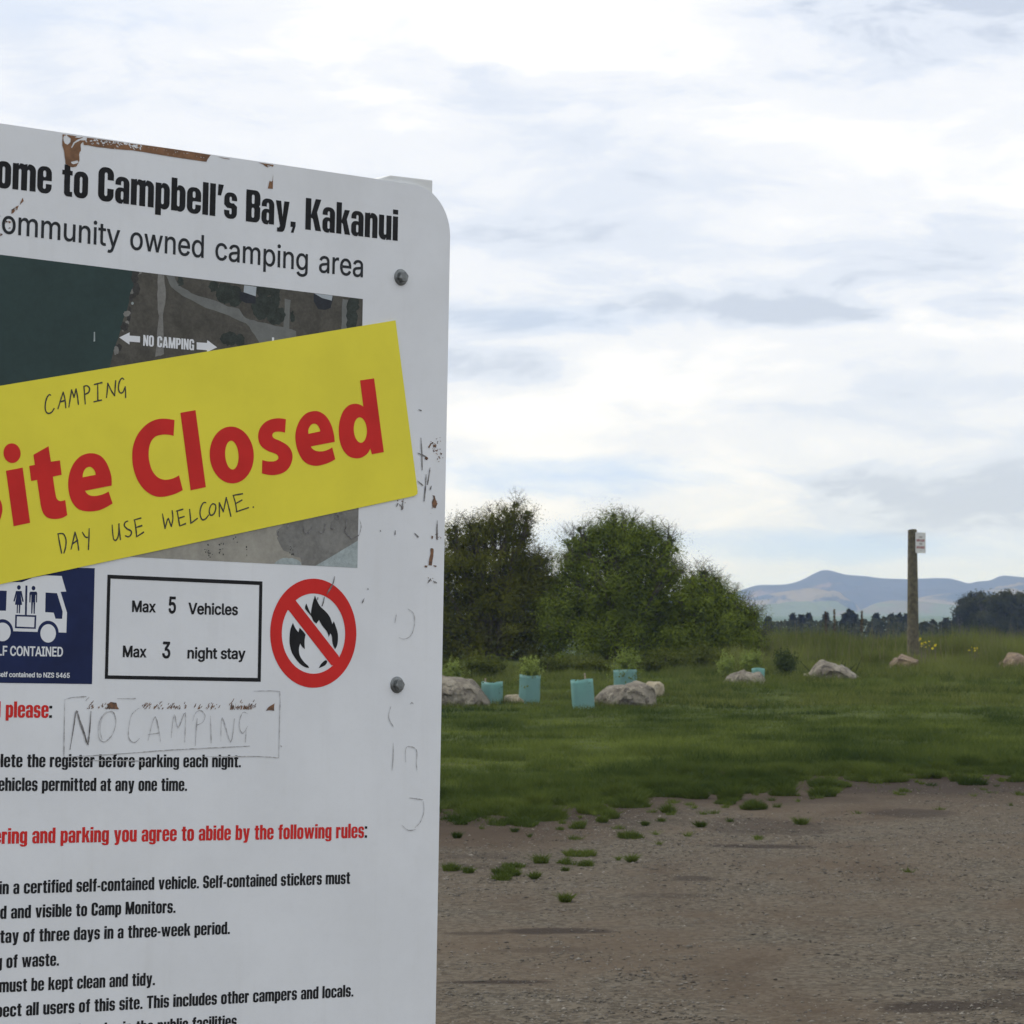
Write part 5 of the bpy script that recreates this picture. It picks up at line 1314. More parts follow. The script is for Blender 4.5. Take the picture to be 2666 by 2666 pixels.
D1 = 80.0
G_T = 'bushy trees behind the lawn'
tree('bushy_tree', 'tall dark olive bushy tree right beside the notice board edge', 'tree', D1,
     [(1330, 1352, 52, 44), (1270, 1385, 62, 44), (1212, 1412, 62, 50), (1338, 1400, 44, 50), (1300, 1455, 112, 60), (1368, 1462, 48, 45), (1180, 1480, 85, 80), (1388, 1525, 52, 60),
      (1270, 1560, 160, 115), (1180, 1615, 120, 125), (1385, 1620, 75, 110), (1270, 1690, 190, 55), (1440, 1640, 50, 90), (1440, 1535, 36, 45)], M_LEAF_A, G_T, 620, 0.042, 0.33, 240, 21, 0.07, basepx=1270, twigs=7, sprigs=300, slen=0.22, fill=6500)
tree('bushy_tree', 'broad rounded green bushy tree, widest one in the middle of the clump', 'tree', D1 - 1,
     [(1600, 1384, 55, 42), (1655, 1394, 45, 40), (1545, 1408, 52, 45), (1700, 1415, 50, 36), (1742, 1430, 32, 30), (1502, 1450, 50, 50), (1590, 1460, 110, 70), (1700, 1480, 62, 60), (1740, 1500, 30, 45),
      (1474, 1515, 42, 55), (1560, 1560, 130, 100), (1680, 1580, 110, 100), (1500, 1630, 90, 110), (1620, 1660, 170, 75), (1750, 1640, 70, 90), (1770, 1560, 40, 60), (1450, 1600, 45, 80)], M_LEAF_B, G_T, 700, 0.042, 0.33, 240, 22, 0.07, basepx=1620, twigs=7, sprigs=330, slen=0.22, fill=6500)
tree('bushy_tree', 'smaller green bushy tree tapering down at the right end of the clump', 'tree', D1 - 2,
     [(1828, 1514, 30, 26), (1862, 1530, 26, 24), (1800, 1545, 40, 40), (1850, 1570, 60, 50), (1900, 1585, 38, 38), (1930, 1610, 38, 35), (1955, 1628, 20, 24), (1880, 1645, 90, 70), (1810, 1655, 80, 80), (1940, 1672, 40, 45)],
     M_LEAF_B, G_T, 380, 0.041, 0.27, 200, 23, 0.05, basepx=1850, twigs=6, sprigs=260, slen=0.25, fill=2600)
tree('bushy_tree', 'olive bushy tree standing mostly hidden behind the notice board', 'tree', D1 + 1,
     [(1050, 1480, 110, 90), (980, 1560, 130, 110), (1090, 1600, 110, 110), (1000, 1660, 170, 75)], M_LEAF_A, G_T, 420, 0.07, 0.3, 80, 24, 0.07, basepx=1030, sprigs=150)

def shrub(label, px, py_base, wpx, hpx, m, seed, name='low_shrub', leaf=0.05, slen=0.2, n=None, group=None, cat='shrub', up=0.7, d=None):
    if d:
        p = Vector(((px - 1333) / F * d, d, float(terr((px - 1333) / F * d, d))))
    else:
        p = hit(px, py_base)
    k = p.y / F
    rng = np.random.default_rng(seed)
    w_, h_ = wpx * k / 2, hpx * k
    lobes = [(0, 0, h_ * 0.42, w_ * 0.7, w_ * 0.6, h_ * 0.42)]
    for q in range(3):
        lobes.append((rng.uniform(-.5, .5) * w_, rng.uniform(-.3, .3) * w_, h_ * rng.uniform(.3, .6), w_ * .45, w_ * .45, h_ * .36))
    n = n or int(140 + 260 * w_ * h_ / 0.4)
    e = empty(name, p, label, cat, group)
    V, Fq, T = crown(lobes, n // 6 + 6, leaf, slen * 0.55, 60, rng, up, n, 0.3, 2.0, n // 4, slen * 0.9)
    link('foliage', np_mesh('foliage', V, Fq, False, None, T), m, e)
    bm = bmesh.new()
    for q in range(5): limb(bm, (rng.uniform(-.05, .05), rng.uniform(-.05, .05), -0.05), (rng.uniform(-.6, .6) * w_, rng.uniform(-.4, .4) * w_, h_ * rng.uniform(.5, .8)), 0.018, 0.006, 5)
    me = bpy.data.meshes.new('stem'); bm.to_mesh(me); bm.free()
    link('stem', me, M_BARK, e)
    return e


G_LOW = 'low scrub under the trees'
shrub('low green scrub behind the shortest teal sleeve', 1262, 1768, 130, 62, M_LEAF_LOW, 31, group=G_LOW)
shrub('low green scrub between the tall teal sleeve and the tree', 1420, 1762, 180, 50, M_LEAF_LOW, 32, group=G_LOW)
shrub('low green scrub in front of the middle of the broad tree', 1540, 1758, 170, 46, M_LEAF_LOW, 33, group=G_LOW)
shrub('low green scrub right of the sleeve behind the long boulder', 1720, 1752, 200, 62, M_LEAF_LOW, 34, group=G_LOW)
shrub('low green scrub under the smallest tree of the clump', 1830, 1748, 170, 66, M_LEAF_LOW, 35, group=G_LOW)
shrub('low scrub at the edge of the board under the dark tree', 1165, 1766, 130, 50, M_LEAF_LOW, 36, group=G_LOW)
shrub('dark green rounded shrub between two pale boulders', 2042, 1762, 58, 78, M_DARKSHRUB, 37, 'dark_shrub', n=300)
shrub('pale green leafy shrub behind the grey boulder', 1955, 1760, 66, 62, M_LEAF_SEED, 38, 'leafy_shrub', n=320)
shrub('small pale green plant left of the grey boulder', 1893, 1768, 34, 56, M_LEAF_SEED, 39, 'leafy_shrub', n=200)
shrub('yellow green broom bush in front of the far firs', 2040, 1690, 70, 66, M_LEAF_C, 40, 'broom_bush', n=260, d=86)
shrub('pale green leafy shrub peeping over the big boulder beside the board', 1172, 1795, 60, 62, M_LEAF_SEED, 42, 'leafy_shrub', n=260)
# ------------------------------------------------------------------ grass
def blades(x, y, h, wd, rng, lean=0.5, tint=None):
    n = len(x)
    z = terr(x, y) - 0.004
    an = rng.uniform(0, math.pi, n)
    dx, dy = np.cos(an) * wd / 2, np.sin(an) * wd / 2
    lx, ly = rng.normal(0, lean, n) * h, rng.normal(0, lean, n) * h
    V = np.stack([np.stack([x - dx, y - dy, z], -1), np.stack([x + dx, y + dy, z], -1), np.stack([x + lx, y + ly, z + h], -1)], 1).reshape(-1, 3)
    if tint is None: tint = rng.uniform(0, 1, n)
    return V, np.arange(3 * n).reshape(-1, 3), np.repeat(tint, 3)


def lawn_height(x, y):
    e = y - edge(x)
    big = fbm(x, y * 0.8, 0.9)
    lump = fbm(x + 31, y * 0.8, 4.2)
    we = np.clip(1.35 - e / 9, 0.62, 1)
    tus = fbm(x + 31, y, 1.9)
    cl = np.clip((np.where(e < 4, 0.5 * lump + 0.5 * tus, tus) - 0.47) * 7, 0, 1)
    h = 0.016 + 0.105 * cl * we * (0.5 + big) + 0.014 * fbm(x, y, 3)
    return h * (1 + 0.8 * np.clip((y - 58) / 8, 0, 1)), cl


rg = np.random.default_rng(5)
parts = []
for (y0, y1, n, wd) in ((26.5, 40, 230000, 0.009), (40, 52, 130000, 0.012), (52, 74, 150000, 0.016)):
    y = y0 + (y1 - y0) * rg.random(n)
    lo, hi = -0.11 * y - 0.6, 0.165 * y + 1.6
    x = lo + (hi - lo) * rg.random(n)
    ok = y > grass_edge(x, y) - 0.8 + rg.exponential(0.3, n)
    ee = y - edge(x)
    thin = np.clip((y - grass_edge(x, y)) / 4.0, 0.0, 1) * 0.5 + 0.75 * fbm(x + 31, y * 0.8, 4.2) + 0.25 * fbm(x + 3, y * 0.5, 1.5)
    ok &= thin > 0.50 + rg.normal(0, 0.03, n)
    x, y = x[ok], y[ok]
    h, cl = lawn_height(x, y)
    h *= rg.uniform(0.6, 1.4, len(x))
    yel = 0.5 * fbm(x + 90, y * 0.6, 0.55) + 0.5 * fbm(x + 50, y * 0.8, 2.1)
    tint = np.clip(0.36 + 2.6 * (yel - 0.48) - 0.85 * cl * np.clip(1.1 - (y - edge(x)) / 6, 0.3, 1) + rg.normal(0, 0.13, len(x)), 0, 1)
    parts.append(blades(x, y, h, wd * rg.uniform(0.7, 1.3, len(x)), rg, 0.55, tint))
# the lawn goes on behind the notice board and past the frame, thinner
n = 130000
y = rg.uniform(27, 74, n)
sd_ = rg.random(n) < 0.75
x = np.where(sd_, rg.uniform(-0.42, -0.105, n) * y - 0.4, rg.uniform(0.16, 0.26, n) * y + 1.5)
ok = (y > grass_edge(x, y))
x, y = x[ok], y[ok]
h, cl = lawn_height(x, y)
parts.append(blades(x, y, h * rg.uniform(0.6, 1.4, len(x)), 0.022 * np.ones(len(x)), rg, 0.55, np.clip(0.36 + 2.6 * (fbm(x + 90, y * 0.6, 0.55) - 0.48) + rg.normal(0, .13, len(x)), 0, 1)))
# tufts out on the bare dirt
for zx, zy, wz in ((70, 190, 120), (150, 185, 160), (250, 215, 120), (90, 235, 150), (180, 200, 190), (130, 215, 150), (230, 240, 130), (300, 245, 90), (400, 205, 48), (510, 205, 48), (540, 172, 40), (690, 163, 60), (685, 182, 25), (870, 252, 24), (255, 380, 72), (210, 405, 20), (430, 372, 70), (500, 378, 50), (350, 366, 42), (425, 395, 24), (220, 425, 60), (250, 410, 50), (60, 388, 60), (55, 412, 30), (110, 398, 32), (660, 338, 32), (602, 358, 16), (646, 366, 14), (430, 496, 28), (1200, 246, 24), (1310, 140, 28), (1450, 110, 50), (1540, 138, 40), (1770, 95, 70), (1110, 90, 30), (410, 260, 24), (330, 422, 12), (368, 226, 24), (1055, 143, 20), (1660, 90, 40), (740, 232, 30), (690, 246, 16), (75, 285, 18), (265, 266, 16), (1220, 100, 30), (1000, 95, 34), (1920, 90, 40), (1060, 290, 14), (640, 135, 40), (360, 165, 50)):
    px, py = 1130 + zx * 0.795, 1950 + zy * 0.795
    dd = 1.6 * F / (py - HZ)
    cx0, r_ = (px - 1333) / F * dd, wz * 0.795 / F * dd / 2
    n = int(500 + 42000 * r_ * r_)
    a, q = rg.uniform(0, 6.283, n), rg.random(n) ** 0.6
    wob = 0.7 + 0.6 * vnoise(np.cos(a) + cx0, np.sin(a) + dd, 1.7)
    x, y = cx0 + np.cos(a) * q * r_ * wob, dd + np.sin(a) * q * r_ * 2.6 * wob
    lump = fbm(x + 5, y * 0.5, 6.0)
    keep = (lump + rg.normal(0, .06, n)) > 0.36 + 0.18 * q
    h = (0.02 + 0.17 * np.clip(lump - 0.3, 0, 1)) * (1.15 - q * 0.6) * rg.uniform(0.4, 1.3, n) * min(1.3, 0.6 + r_ * 2)
    parts.append(blades(x[keep], y[keep], h[keep], 0.010 * np.ones(keep.sum()), rg, 0.7, np.clip(0.02 + rg.normal(0, 0.12, keep.sum()) + 0.3 * (zx > 1000), 0, 1)))
# thin single blades fading out over the bare soil
n = 60000
y = rg.uniform(25, 38, n)
x = rg.uniform(-0.11, 0.165, n) * y + rg.uniform(-0.5, 1.5, n)
e = y - edge(x)
ok = (e > -3.2) & (rg.random(n) < np.clip((fbm(x + 77, y * 0.7, 2.0) - 0.44) * 5, 0.02, 1) * np.clip((e + 3.2) / 4, 0, 1))
x, y = x[ok], y[ok]
parts.append(blades(x, y, rg.uniform(0.012, 0.045, len(x)), 0.007 * np.ones(len(x)), rg, 0.7, np.clip(0.25 + rg.normal(0, .15, len(x)), 0, 1)))
# many little plants scattered where lawn turns to soil
for i in range(420):
    x0 = rg.uniform(-1.6, 7.2)
    ys = np.arange(22.0, 42, 0.2)
    fr = ys[np.argmax(ys > grass_edge(np.full(len(ys), x0), ys))]
    y0 = fr - rg.exponential(1.9)
    if y0 < 20: continue
    r_ = rg.uniform(0.012, 0.055)
    n = int(14 + 1400 * r_)
    a, q = rg.uniform(0, 6.283, n), rg.random(n) ** 0.6
    parts.append(blades(x0 + np.cos(a) * q * r_, y0 + np.sin(a) * q * r_ * 2.0, rg.uniform(0.012, 0.05, n), 0.008 * np.ones(n), rg, 0.8, np.clip(rg.uniform(0.0, 0.4) + rg.normal(0, 0.1, n), 0, 1)))
# ragged dark clumps where the lawn gives out
for i in range(300):
    x0 = rg.uniform(-1.2, 6.8)
    ys = np.arange(23.0, 42, 0.15)
    fr = ys[np.argmax(ys > grass_edge(np.full(len(ys), x0), ys))]
    y0 = fr + (rg.normal(-0.5, 0.9) if i % 3 else -abs(rg.normal(0, 2.2)))
    r_ = rg.uniform(0.05, 0.26) if i % 3 else rg.uniform(0.04, 0.12)
    n = int(250 + 4500 * r_ * r_ / 0.06)
    a, q = rg.uniform(0, 6.283, n), rg.random(n) ** 0.6
    x, y = x0 + np.cos(a) * q * r_, y0 + np.sin(a) * q * r_ * 1.5
    lump = fbm(x + 9, y * 0.6, 5.0)
    h = (0.04 + 0.24 * np.clip(lump - 0.28, 0, 1)) * (1.1 - 0.6 * q) * min(1, 0.5 + r_ * 3) * rg.uniform(0.4, 1.3, n)
    parts.append(blades(x, y, h, 0.010 * np.ones(n), rg, 0.6, np.clip(rg.uniform(-0.1, 0.15) + rg.normal(0, 0.08, n), 0, 1)))
off = 0
VV_, FF_, TT_ = [], [], []
for V, Fq, T in parts:
    VV_.append(V); FF_.append(Fq + off); TT_.append(T); off += len(V)
M_GRASS = leafmat('lawn_grass', (0.026, 0.047, 0.010), (0.192, 0.234, 0.052), 0.35, 0.8, 0.35)
tag(link('grass', np_mesh('grass', np.concatenate(VV_), np.concatenate(FF_), False, None, np.concatenate(TT_)), M_GRASS),
    'short green lawn grass breaking into tufts on the bare dirt', 'grass', kind='stuff')

# long grass on the bank behind the boulders
parts = []
n = 120000
y = rg.uniform(69.5, 89, n)
x = rg.uniform(-0.03, 0.17, n) * y + rg.uniform(0, 1.5, n)
px = 1333 + x / y * F
ok = (y > 71.5 + 1.5 * (fbm(x, y, 0.5) - 0.5)) & (px > 1660 + rg.normal(0, 30, n))
x, y, px = x[ok], y[ok], px[ok]
cl = fbm(x + 20, y, 0.55)
ramp_ = np.clip((px - 1700) / 260, 0.25, 1)
h = (0.24 + 1.25 * np.clip(cl - 0.30, 0, 1)) * ramp_ * rg.uniform(0.5, 1.15, len(x)) * np.clip((y - 70) / 4, 0.45, 1)
parts.append(blades(x, y, h, 0.018 * np.ones(len(x)), rg, 0.22, np.clip(0.35 + 2.0 * (fbm(x + 60, y * 0.7, 0.8) - 0.42) + rg.normal(0, .2, len(x)), 0, 1)))
# rough fringe of grass round the boulders and sleeves
n = 70000
y = rg.uniform(57, 73, n); x = rg.uniform(-0.03, 0.165, n) * y
cl = fbm(x + 11, y, 0.8)
ok = cl > 0.47 + 0.0 * x
x, y, cl = x[ok], y[ok], cl[ok]
parts.append(blades(x, y, 0.05 + (0.14 + 0.16 * np.clip((y - 64) / 5, 0, 1)) * rg.random(len(x)) * np.clip((cl - .46) * 8, 0, 1), 0.014 * np.ones(len(x)), rg, 0.4, np.clip(0.35 + rg.normal(0, .2, len(x)), 0, 1)))
off = 0
VV_, FF_, TT_ = [], [], []
for V, Fq, T in parts:
    VV_.append(V); FF_.append(Fq + off); TT_.append(T); off += len(V)
M_LONG = leafmat('long_grass_blades', (0.070, 0.090, 0.020), (0.215, 0.240, 0.066), 0.35, 0.8, 0.5)
tag(link('long_grass', np_mesh('long_grass', np.concatenate(VV_), np.concatenate(FF_), False, None, np.concatenate(TT_)), M_LONG),
    'tall rough grass on the bank behind the boulders', 'long grass', kind='stuff')
# seed stalks above the long grass
n = 500
px = rg.uniform(1960, 2720, n); d_ = rg.uniform(73, 88, n)
x = (px - 1333) / F * d_
h = rg.uniform(0.6, 1.15, n)
V, Fq, T = blades(x, d_, h, 0.012 * np.ones(n), rg, 0.15)
M_STALK = leafmat('dry_stalks', (0.12, 0.11, 0.06), (0.26, 0.22, 0.13), 0.2)
tag(link('seed_stalks', np_mesh('seed_stalks', V, Fq, False, None, T), M_STALK), 'dry seed stalks standing above the long grass', 'grass', kind='stuff')

def weed(label, px, top, d, seed):
    """a tall dock stalk with a brown seed head"""
    x = (px - 1333) / F * d
    z = float(terr(x, d)); H = 1.6 - (top - HZ) / F * d - z
    e = empty('dock_plant', (x, d, z), label, 'weed', 'dock stalks on the bank')
    bm = bmesh.new(); limb(bm, (0, 0, -0.03), (0.02, 0, H * 0.96), 0.008, 0.004, 5)
    me = bpy.data.meshes.new('stem'); bm.to_mesh(me); bm.free()
    link('stem', me, M_TWIG, e)
    rng = np.random.default_rng(seed)
    m = 160
    zz = H * rng.uniform(0.55, 1.0, m)
    P = np.stack([rng.normal(0, .03, m) * (1.3 - zz / H), rng.normal(0, .03, m), zz], -1)
    V, Fq = leaf_quads(P, np.full(m, .05), rng)
    link('seed_head', np_mesh('seed_head', V, Fq, False, None, np.repeat(rng.random(m), 4)), M_DOCK, e)


M_DOCK = leafmat('dock_seed', (0.06, 0.045, 0.03), (0.12, 0.09, 0.055), 0.1)
weed('tall brown dock stalk, leftmost and thickest of the three left of the post', 2150, 1592, 80, 1)
weed('thin brown dock stalk in the middle of the three left of the post', 2172, 1586, 82, 2)
weed('leaning brown dock stalk nearest to the post', 2243, 1590, 81, 3)

def flowers(label, px, py, wpx, n, seed):
    x_ = (px - 1333) / F * 74.0
    z_ = float(terr(x_, 74.0))
    p = Vector((x_, 74.0, z_))
    top = 1.6 - (py - HZ) / F * 74.0 - z_
    e = empty('yellow_wildflower', p, label, 'wildflower', 'yellow flowers on the bank')
    rng = np.random.default_rng(seed)
    k = p.y / F
    q = np.stack([rng.normal(0, wpx * k / 3, n), rng.normal(0, .2, n), top + rng.normal(0, 6 * k, n)], -1)
    V, Fq = leaf_quads(q, np.full(n, .058), rng, 0.9)
    link('blossom', np_mesh('blossom', V, Fq, False, None, np.repeat(rng.random(n), 4)), M_FLOWER, e)
    bm = bmesh.new()
    for a in q[:40]: limb(bm, (a[0] * 0.7, a[1], 0), tuple(a), 0.006, 0.004, 4)
    me = bpy.data.meshes.new('stem'); bm.to_mesh(me); bm.free()
    link('stem', me, M_LEAF_C if False else M_TWIG, e)


M_FLOWER = leafmat('yellow_petals', (0.55, 0.42, 0.02), (0.75, 0.62, 0.04), 0.2)
flowers('small clump of bright yellow wildflowers at the foot of the wooden post', 2405, 1672, 26, 10, 4)
flowers('sparse yellow wildflowers in long grass well right of the post', 2536, 1690, 30, 9, 5)
flowers('few yellow wildflowers just right of the clump at the post', 2432, 1682, 14, 4, 6)

# ------------------------------------------------------------------ boulders
def rockmat(name, a, b, c, lichen=(0.30, 0.28, 0.20)):
    m = bpy.data.materials.new(name)
    m.use_nodes = True
    t = NT(m.node_tree)
    co = t.node('ShaderNodeTexCoord').outputs['Object']
    n1 = t.noise(co, 3.6, 6, 0.7, 0.8)
    n2 = t.noise(co, 11, 6, 0.7, 0.4)
    col = t.mix(t.smooth(n1, 0.35, 0.65), a, b)
    col = t.mix(t.math('MULTIPLY', t.smooth(n2, 0.54, 0.62), 0.8), col, c)
    col = t.mix(t.math('MULTIPLY', t.smooth(t.noise(co, 6, 5, 0.7, 0.8), 0.58, 0.66), 0.6), col, lichen)
    bs = t.n['Principled BSDF']
    t.l.new(col, bs.inputs['Base Color'])
    bs.inputs['Roughness'].default_value = 0.9
    bp = t.node('ShaderNodeBump', i_Strength=0.9, i_Distance=0.05, i_Height=t.math('ADD', n2, t.noise(co, 30, 4, 0.7)))
    t.l.new(bp.outputs[0], bs.inputs['Normal'])
    return m


R_GREY = rockmat('grey_limestone', (0.150, 0.130, 0.098), (0.30, 0.272, 0.21), (0.070, 0.058, 0.044), (0.46, 0.425, 0.34))
R_CREAM = rockmat('cream_limestone', (0.34, 0.29, 0.19), (0.43, 0.38, 0.27), (0.19, 0.15, 0.10), (0.48, 0.44, 0.35))
R_BROWN = rockmat('brown_stone', (0.15, 0.105, 0.072), (0.29, 0.215, 0.13), (0.07, 0.05, 0.035), (0.46, 0.40, 0.31))


ROCKS = []


def boulder(label, prof, m, seed, depth=0.9, base=None, name='boulder', rough=1.0, dist=None, blunt=0.55, group='boulders along the lawn edge'):
    """prof: skyline in photo pixels, left to right; base: photo row where it meets the ground"""
    cxp = (prof[0][0] + prof[-1][0]) / 2
    p = hit(cxp, base)
    k = p.y / F
    X = np.array([(q[0] - cxp) * k for q in prof]); Z = np.array([(base - q[1]) * k for q in prof])
    e = []
    nu, nv = 44, 30
    us = np.linspace(X[0], X[-1], nu)
    zs = np.interp(us, X, Z)
    W = (X[-1] - X[0])
    V = []
    for i, u in enumerate(us):
        s = (u - X[0]) / W
        dpt = depth * W * 0.5 * (max(0.0, 1 - abs(2 * s - 1) ** 3.2)) ** 0.6 + 0.03
        for j in range(nv):
            th = math.pi * (j / (nv - 1))
            cy_, sz = -math.cos(th), max(0.0, math.sin(th)) ** blunt
            q = Vector((u, dpt * cy_, zs[i] * sz - 0.06))
            nn = mnoise.fractal(q * 2.4 + Vector((seed * 9.1, 0, 0)), 0.9, 2.1, 5)
            cell = mnoise.noise(Vector((round(q.x * 3.2), round(q.y * 3.2), round(q.z * 4))) + Vector((seed, seed, 0)))
            amp = 0.095 * rough * min(1.0, W)
            dv = mnoise.voronoi(q * 2.6 + Vector((seed * 5.0, 0, 0)))[0]
            nn += 0.8 - 2.2 * max(0.0, 0.32 - (dv[1] - dv[0])) - 0.5
            q.y += (nn * 1.4 + cell * 0.5) * amp
            q.z += nn * amp * 0.55 * (sz > 0.1)
            q.x += mnoise.noise(q * 4 + Vector((0, seed * 3.3, 0))) * amp * 0.6
            V.append(tuple(q))
    Fc = []
    for i in range(nu - 1):
        for j in range(nv - 1):
            a = i * nv + j
            Fc.append((a, a + nv, a + nv + 1, a + 1))
    me = bpy.data.meshes.new(name)
    Fc.append(tuple(range(nv - 1, -1, -1)))
    Fc.append(tuple((nu - 1) * nv + j for j in range(nv)))
    me.from_pydata(V, [], Fc)
    bm = bmesh.new(); bm.from_mesh(me); bmesh.ops.recalc_face_normals(bm, faces=bm.faces); bm.to_mesh(me); bm.free()
    o = link(name, me, m, None, p)
    ROCKS.append((p, X[0], X[-1], depth * W * 0.5))
    return tag(o, label, 'boulder', group)


b1 = boulder('big grey brown boulder cut off by the edge of the notice board', [(1050, 1835), (1058, 1790), (1085, 1762), (1130, 1751), (1165, 1750), (1200, 1754), (1228, 1760), (1245, 1775), (1262, 1800), (1276, 1822), (1280, 1838)], R_GREY, 1, 0.7, 1838)
boulder('small flat tan boulder between the two left teal sleeves', [(1308, 1830), (1312, 1802), (1330, 1798), (1355, 1797), (1372, 1800), (1380, 1810), (1384, 1828)], R_CREAM, 2, 0.8, 1830)
boulder('long low grey boulder beside the leaning teal sleeve', [(1536, 1842), (1546, 1812), (1562, 1795), (1590, 1782), (1625, 1772), (1655, 1767), (1680, 1768), (1698, 1778), (1706, 1800), (1708, 1838)], R_GREY, 3, 0.6, 1838)
boulder('squarish cream limestone block at the right end of the long grey boulder', [(1664, 1806), (1672, 1776), (1684, 1767), (1716, 1764), (1728, 1774), (1731, 1790), (1731, 1812)], R_CREAM, 4, 0.9, 1815, blunt=0.35)
boulder('low grey boulder in front of the pale leafy shrub', [(1876, 1785), (1882, 1768), (1905, 1752), (1928, 1740), (1936, 1737), (1942, 1742), (1968, 1741), (1985, 1744), (1994, 1756), (1998, 1780)], R_GREY, 5, 0.7, 1783)
boulder('wide pale pyramid shaped boulder behind the dark flax blades', [(2082, 1768), (2092, 1752), (2108, 1748), (2112, 1735), (2130, 1715), (2142, 1712), (2165, 1718), (2195, 1725), (2215, 1738), (2235, 1755), (2248, 1768)], R_GREY, 6, 0.7, 1769)
boulder('brown and white layered boulder on the bank left below the post', [(2304, 1752), (2312, 1730), (2322, 1718), (2335, 1705), (2350, 1700), (2375, 1705), (2390, 1712), (2394, 1724), (2390, 1748)], R_BROWN, 7, 0.8, 1748, rough=1.4)
boulder('small white stones in the grass below the wooden post', [(2386, 1750), (2390, 1742), (2396, 1744), (2402, 1738), (2410, 1746), (2414, 1752)], R_CREAM, 8, 0.8, 1752, 'stone')
boulder('pale tan boulder cut off at the right edge of the picture', [(2598, 1745), (2604, 1722), (2616, 1708), (2634, 1699), (2656, 1698), (2680, 1702), (2705, 1712), (2722, 1730), (2728, 1748)], R_BROWN, 9, 0.7, 1746, rough=1.3)
boulder('flat white stone lying in the dirt right of the tall teal sleeve', [(1408, 1838), (1413, 1833), (1424, 1831), (1434, 1833), (1438, 1838)], R_CREAM, 10, 0.8, 1838, 'stone')

# grass grown up against the boulders
parts = []
for p, xa, xb, dp in ROCKS:
    n = int(900 * (xb - xa)) + 60
    u = rg.uniform(xa - 0.12, xb + 0.12, n)
    s = np.clip(1 - np.abs(2 * (u - xa) / (xb - xa) - 1) ** 3.2, 0, 1) ** 0.6
    y = p.y - dp * s - rg.exponential(0.09, n)
    hh = (0.05 + 0.16 * np.clip(fbm(u + p.x, y, 3.0) - 0.3, 0, 1)) * rg.uniform(0.4, 1.4, n)
    parts.append(blades(u + p.x, y, hh, 0.012 * np.ones(n), rg, 0.4, np.clip(0.3 + rg.normal(0, .2, n), 0, 1)))
off = 0
VV_, FF_, TT_ = [], [], []
for V, Fq, T in parts:
    VV_.append(V); FF_.append(Fq + off); TT_.append(T); off += len(V)
tag(link('rough_grass', np_mesh('rough_grass', np.concatenate(VV_), np.concatenate(FF_), False, None, np.concatenate(TT_)), M_LONG),
    'rough grass grown up against the feet of the boulders', 'grass', kind='stuff')

# flax blades in front of the pale boulder
fp = hit(2170, 1766)
rng = np.random.default_rng(8)
V, Fq, T = [], [], []
for i in range(16):
    a = (i - 7.5) / 7.5
    ang = a * 0.62 + rng.normal(0, .06)
    L = rng.uniform(0.36, 0.6)
    base = np.array([rng.normal(0, .10) + a * 0.22, rng.normal(0, .06), -0.02])
    d0 = np.array([math.sin(ang), rng.normal(0, .2), math.cos(ang)])
    side = np.array([math.cos(ang), 0.35, -math.sin(ang)])
    n0 = len(V)
    for j in range(5):
        u = j / 4
        c_ = base + d0 * L * u + np.array([0, 0, -0.05 * u * u])
        wd = 0.017 * (1 - u) ** 0.6 + 0.001
        V += [c_ - side * wd, c_ + side * wd]
    for j in range(4): Fq.append([n0 + 2 * j, n0 + 2 * j + 1, n0 + 2 * j + 3, n0 + 2 * j + 2])
    T += [rng.random()] * 10
M_FLAX = leafmat('flax_blades', (0.030, 0.036, 0.018), (0.075, 0.085, 0.035), 0.1)
tag(link('flax_plant', np_mesh('flax_plant', V, Fq, False, None, T), M_FLAX, None, fp), 'spiky dark flax blades fanning out in front of the pale boulder', 'plant')

# ------------------------------------------------------------------ teal tree guards
M_TEAL = bpy.data.materials.new('teal_plastic')
M_TEAL.use_nodes = True
t = NT(M_TEAL.node_tree)
t.n.clear()
co = t.node('ShaderNodeTexCoord').outputs['Object']
col = t.mix(t.noise(co, 5, 4), (0.24, 0.47, 0.44), (0.33, 0.57, 0.535))
df = t.node('ShaderNodeBsdfPrincipled'); t.l.new(col, df.inputs['Base Color']); df.inputs['Roughness'].default_value = 0.45
bp = t.node('ShaderNodeBump', i_Strength=0.5, i_Distance=0.03, i_Height=t.noise(t.scalevec(co, (1, 1, 0.4)), 14, 5)); t.l.new(bp.outputs[0], df.inputs['Normal'])
tr = t.node('ShaderNodeBsdfTranslucent', i_Color=col)
mx = t.node('ShaderNodeMixShader', i_0=0.52); t.l.new(df.outputs[0], mx.inputs[1]); t.l.new(tr.outputs[0], mx.inputs[2])
t.node('ShaderNodeOutputMaterial', i_Surface=mx.outputs[0])
M_STAKE = mat('bamboo_stake', (0.33, 0.27, 0.20), 0.8, 0.3, 30)


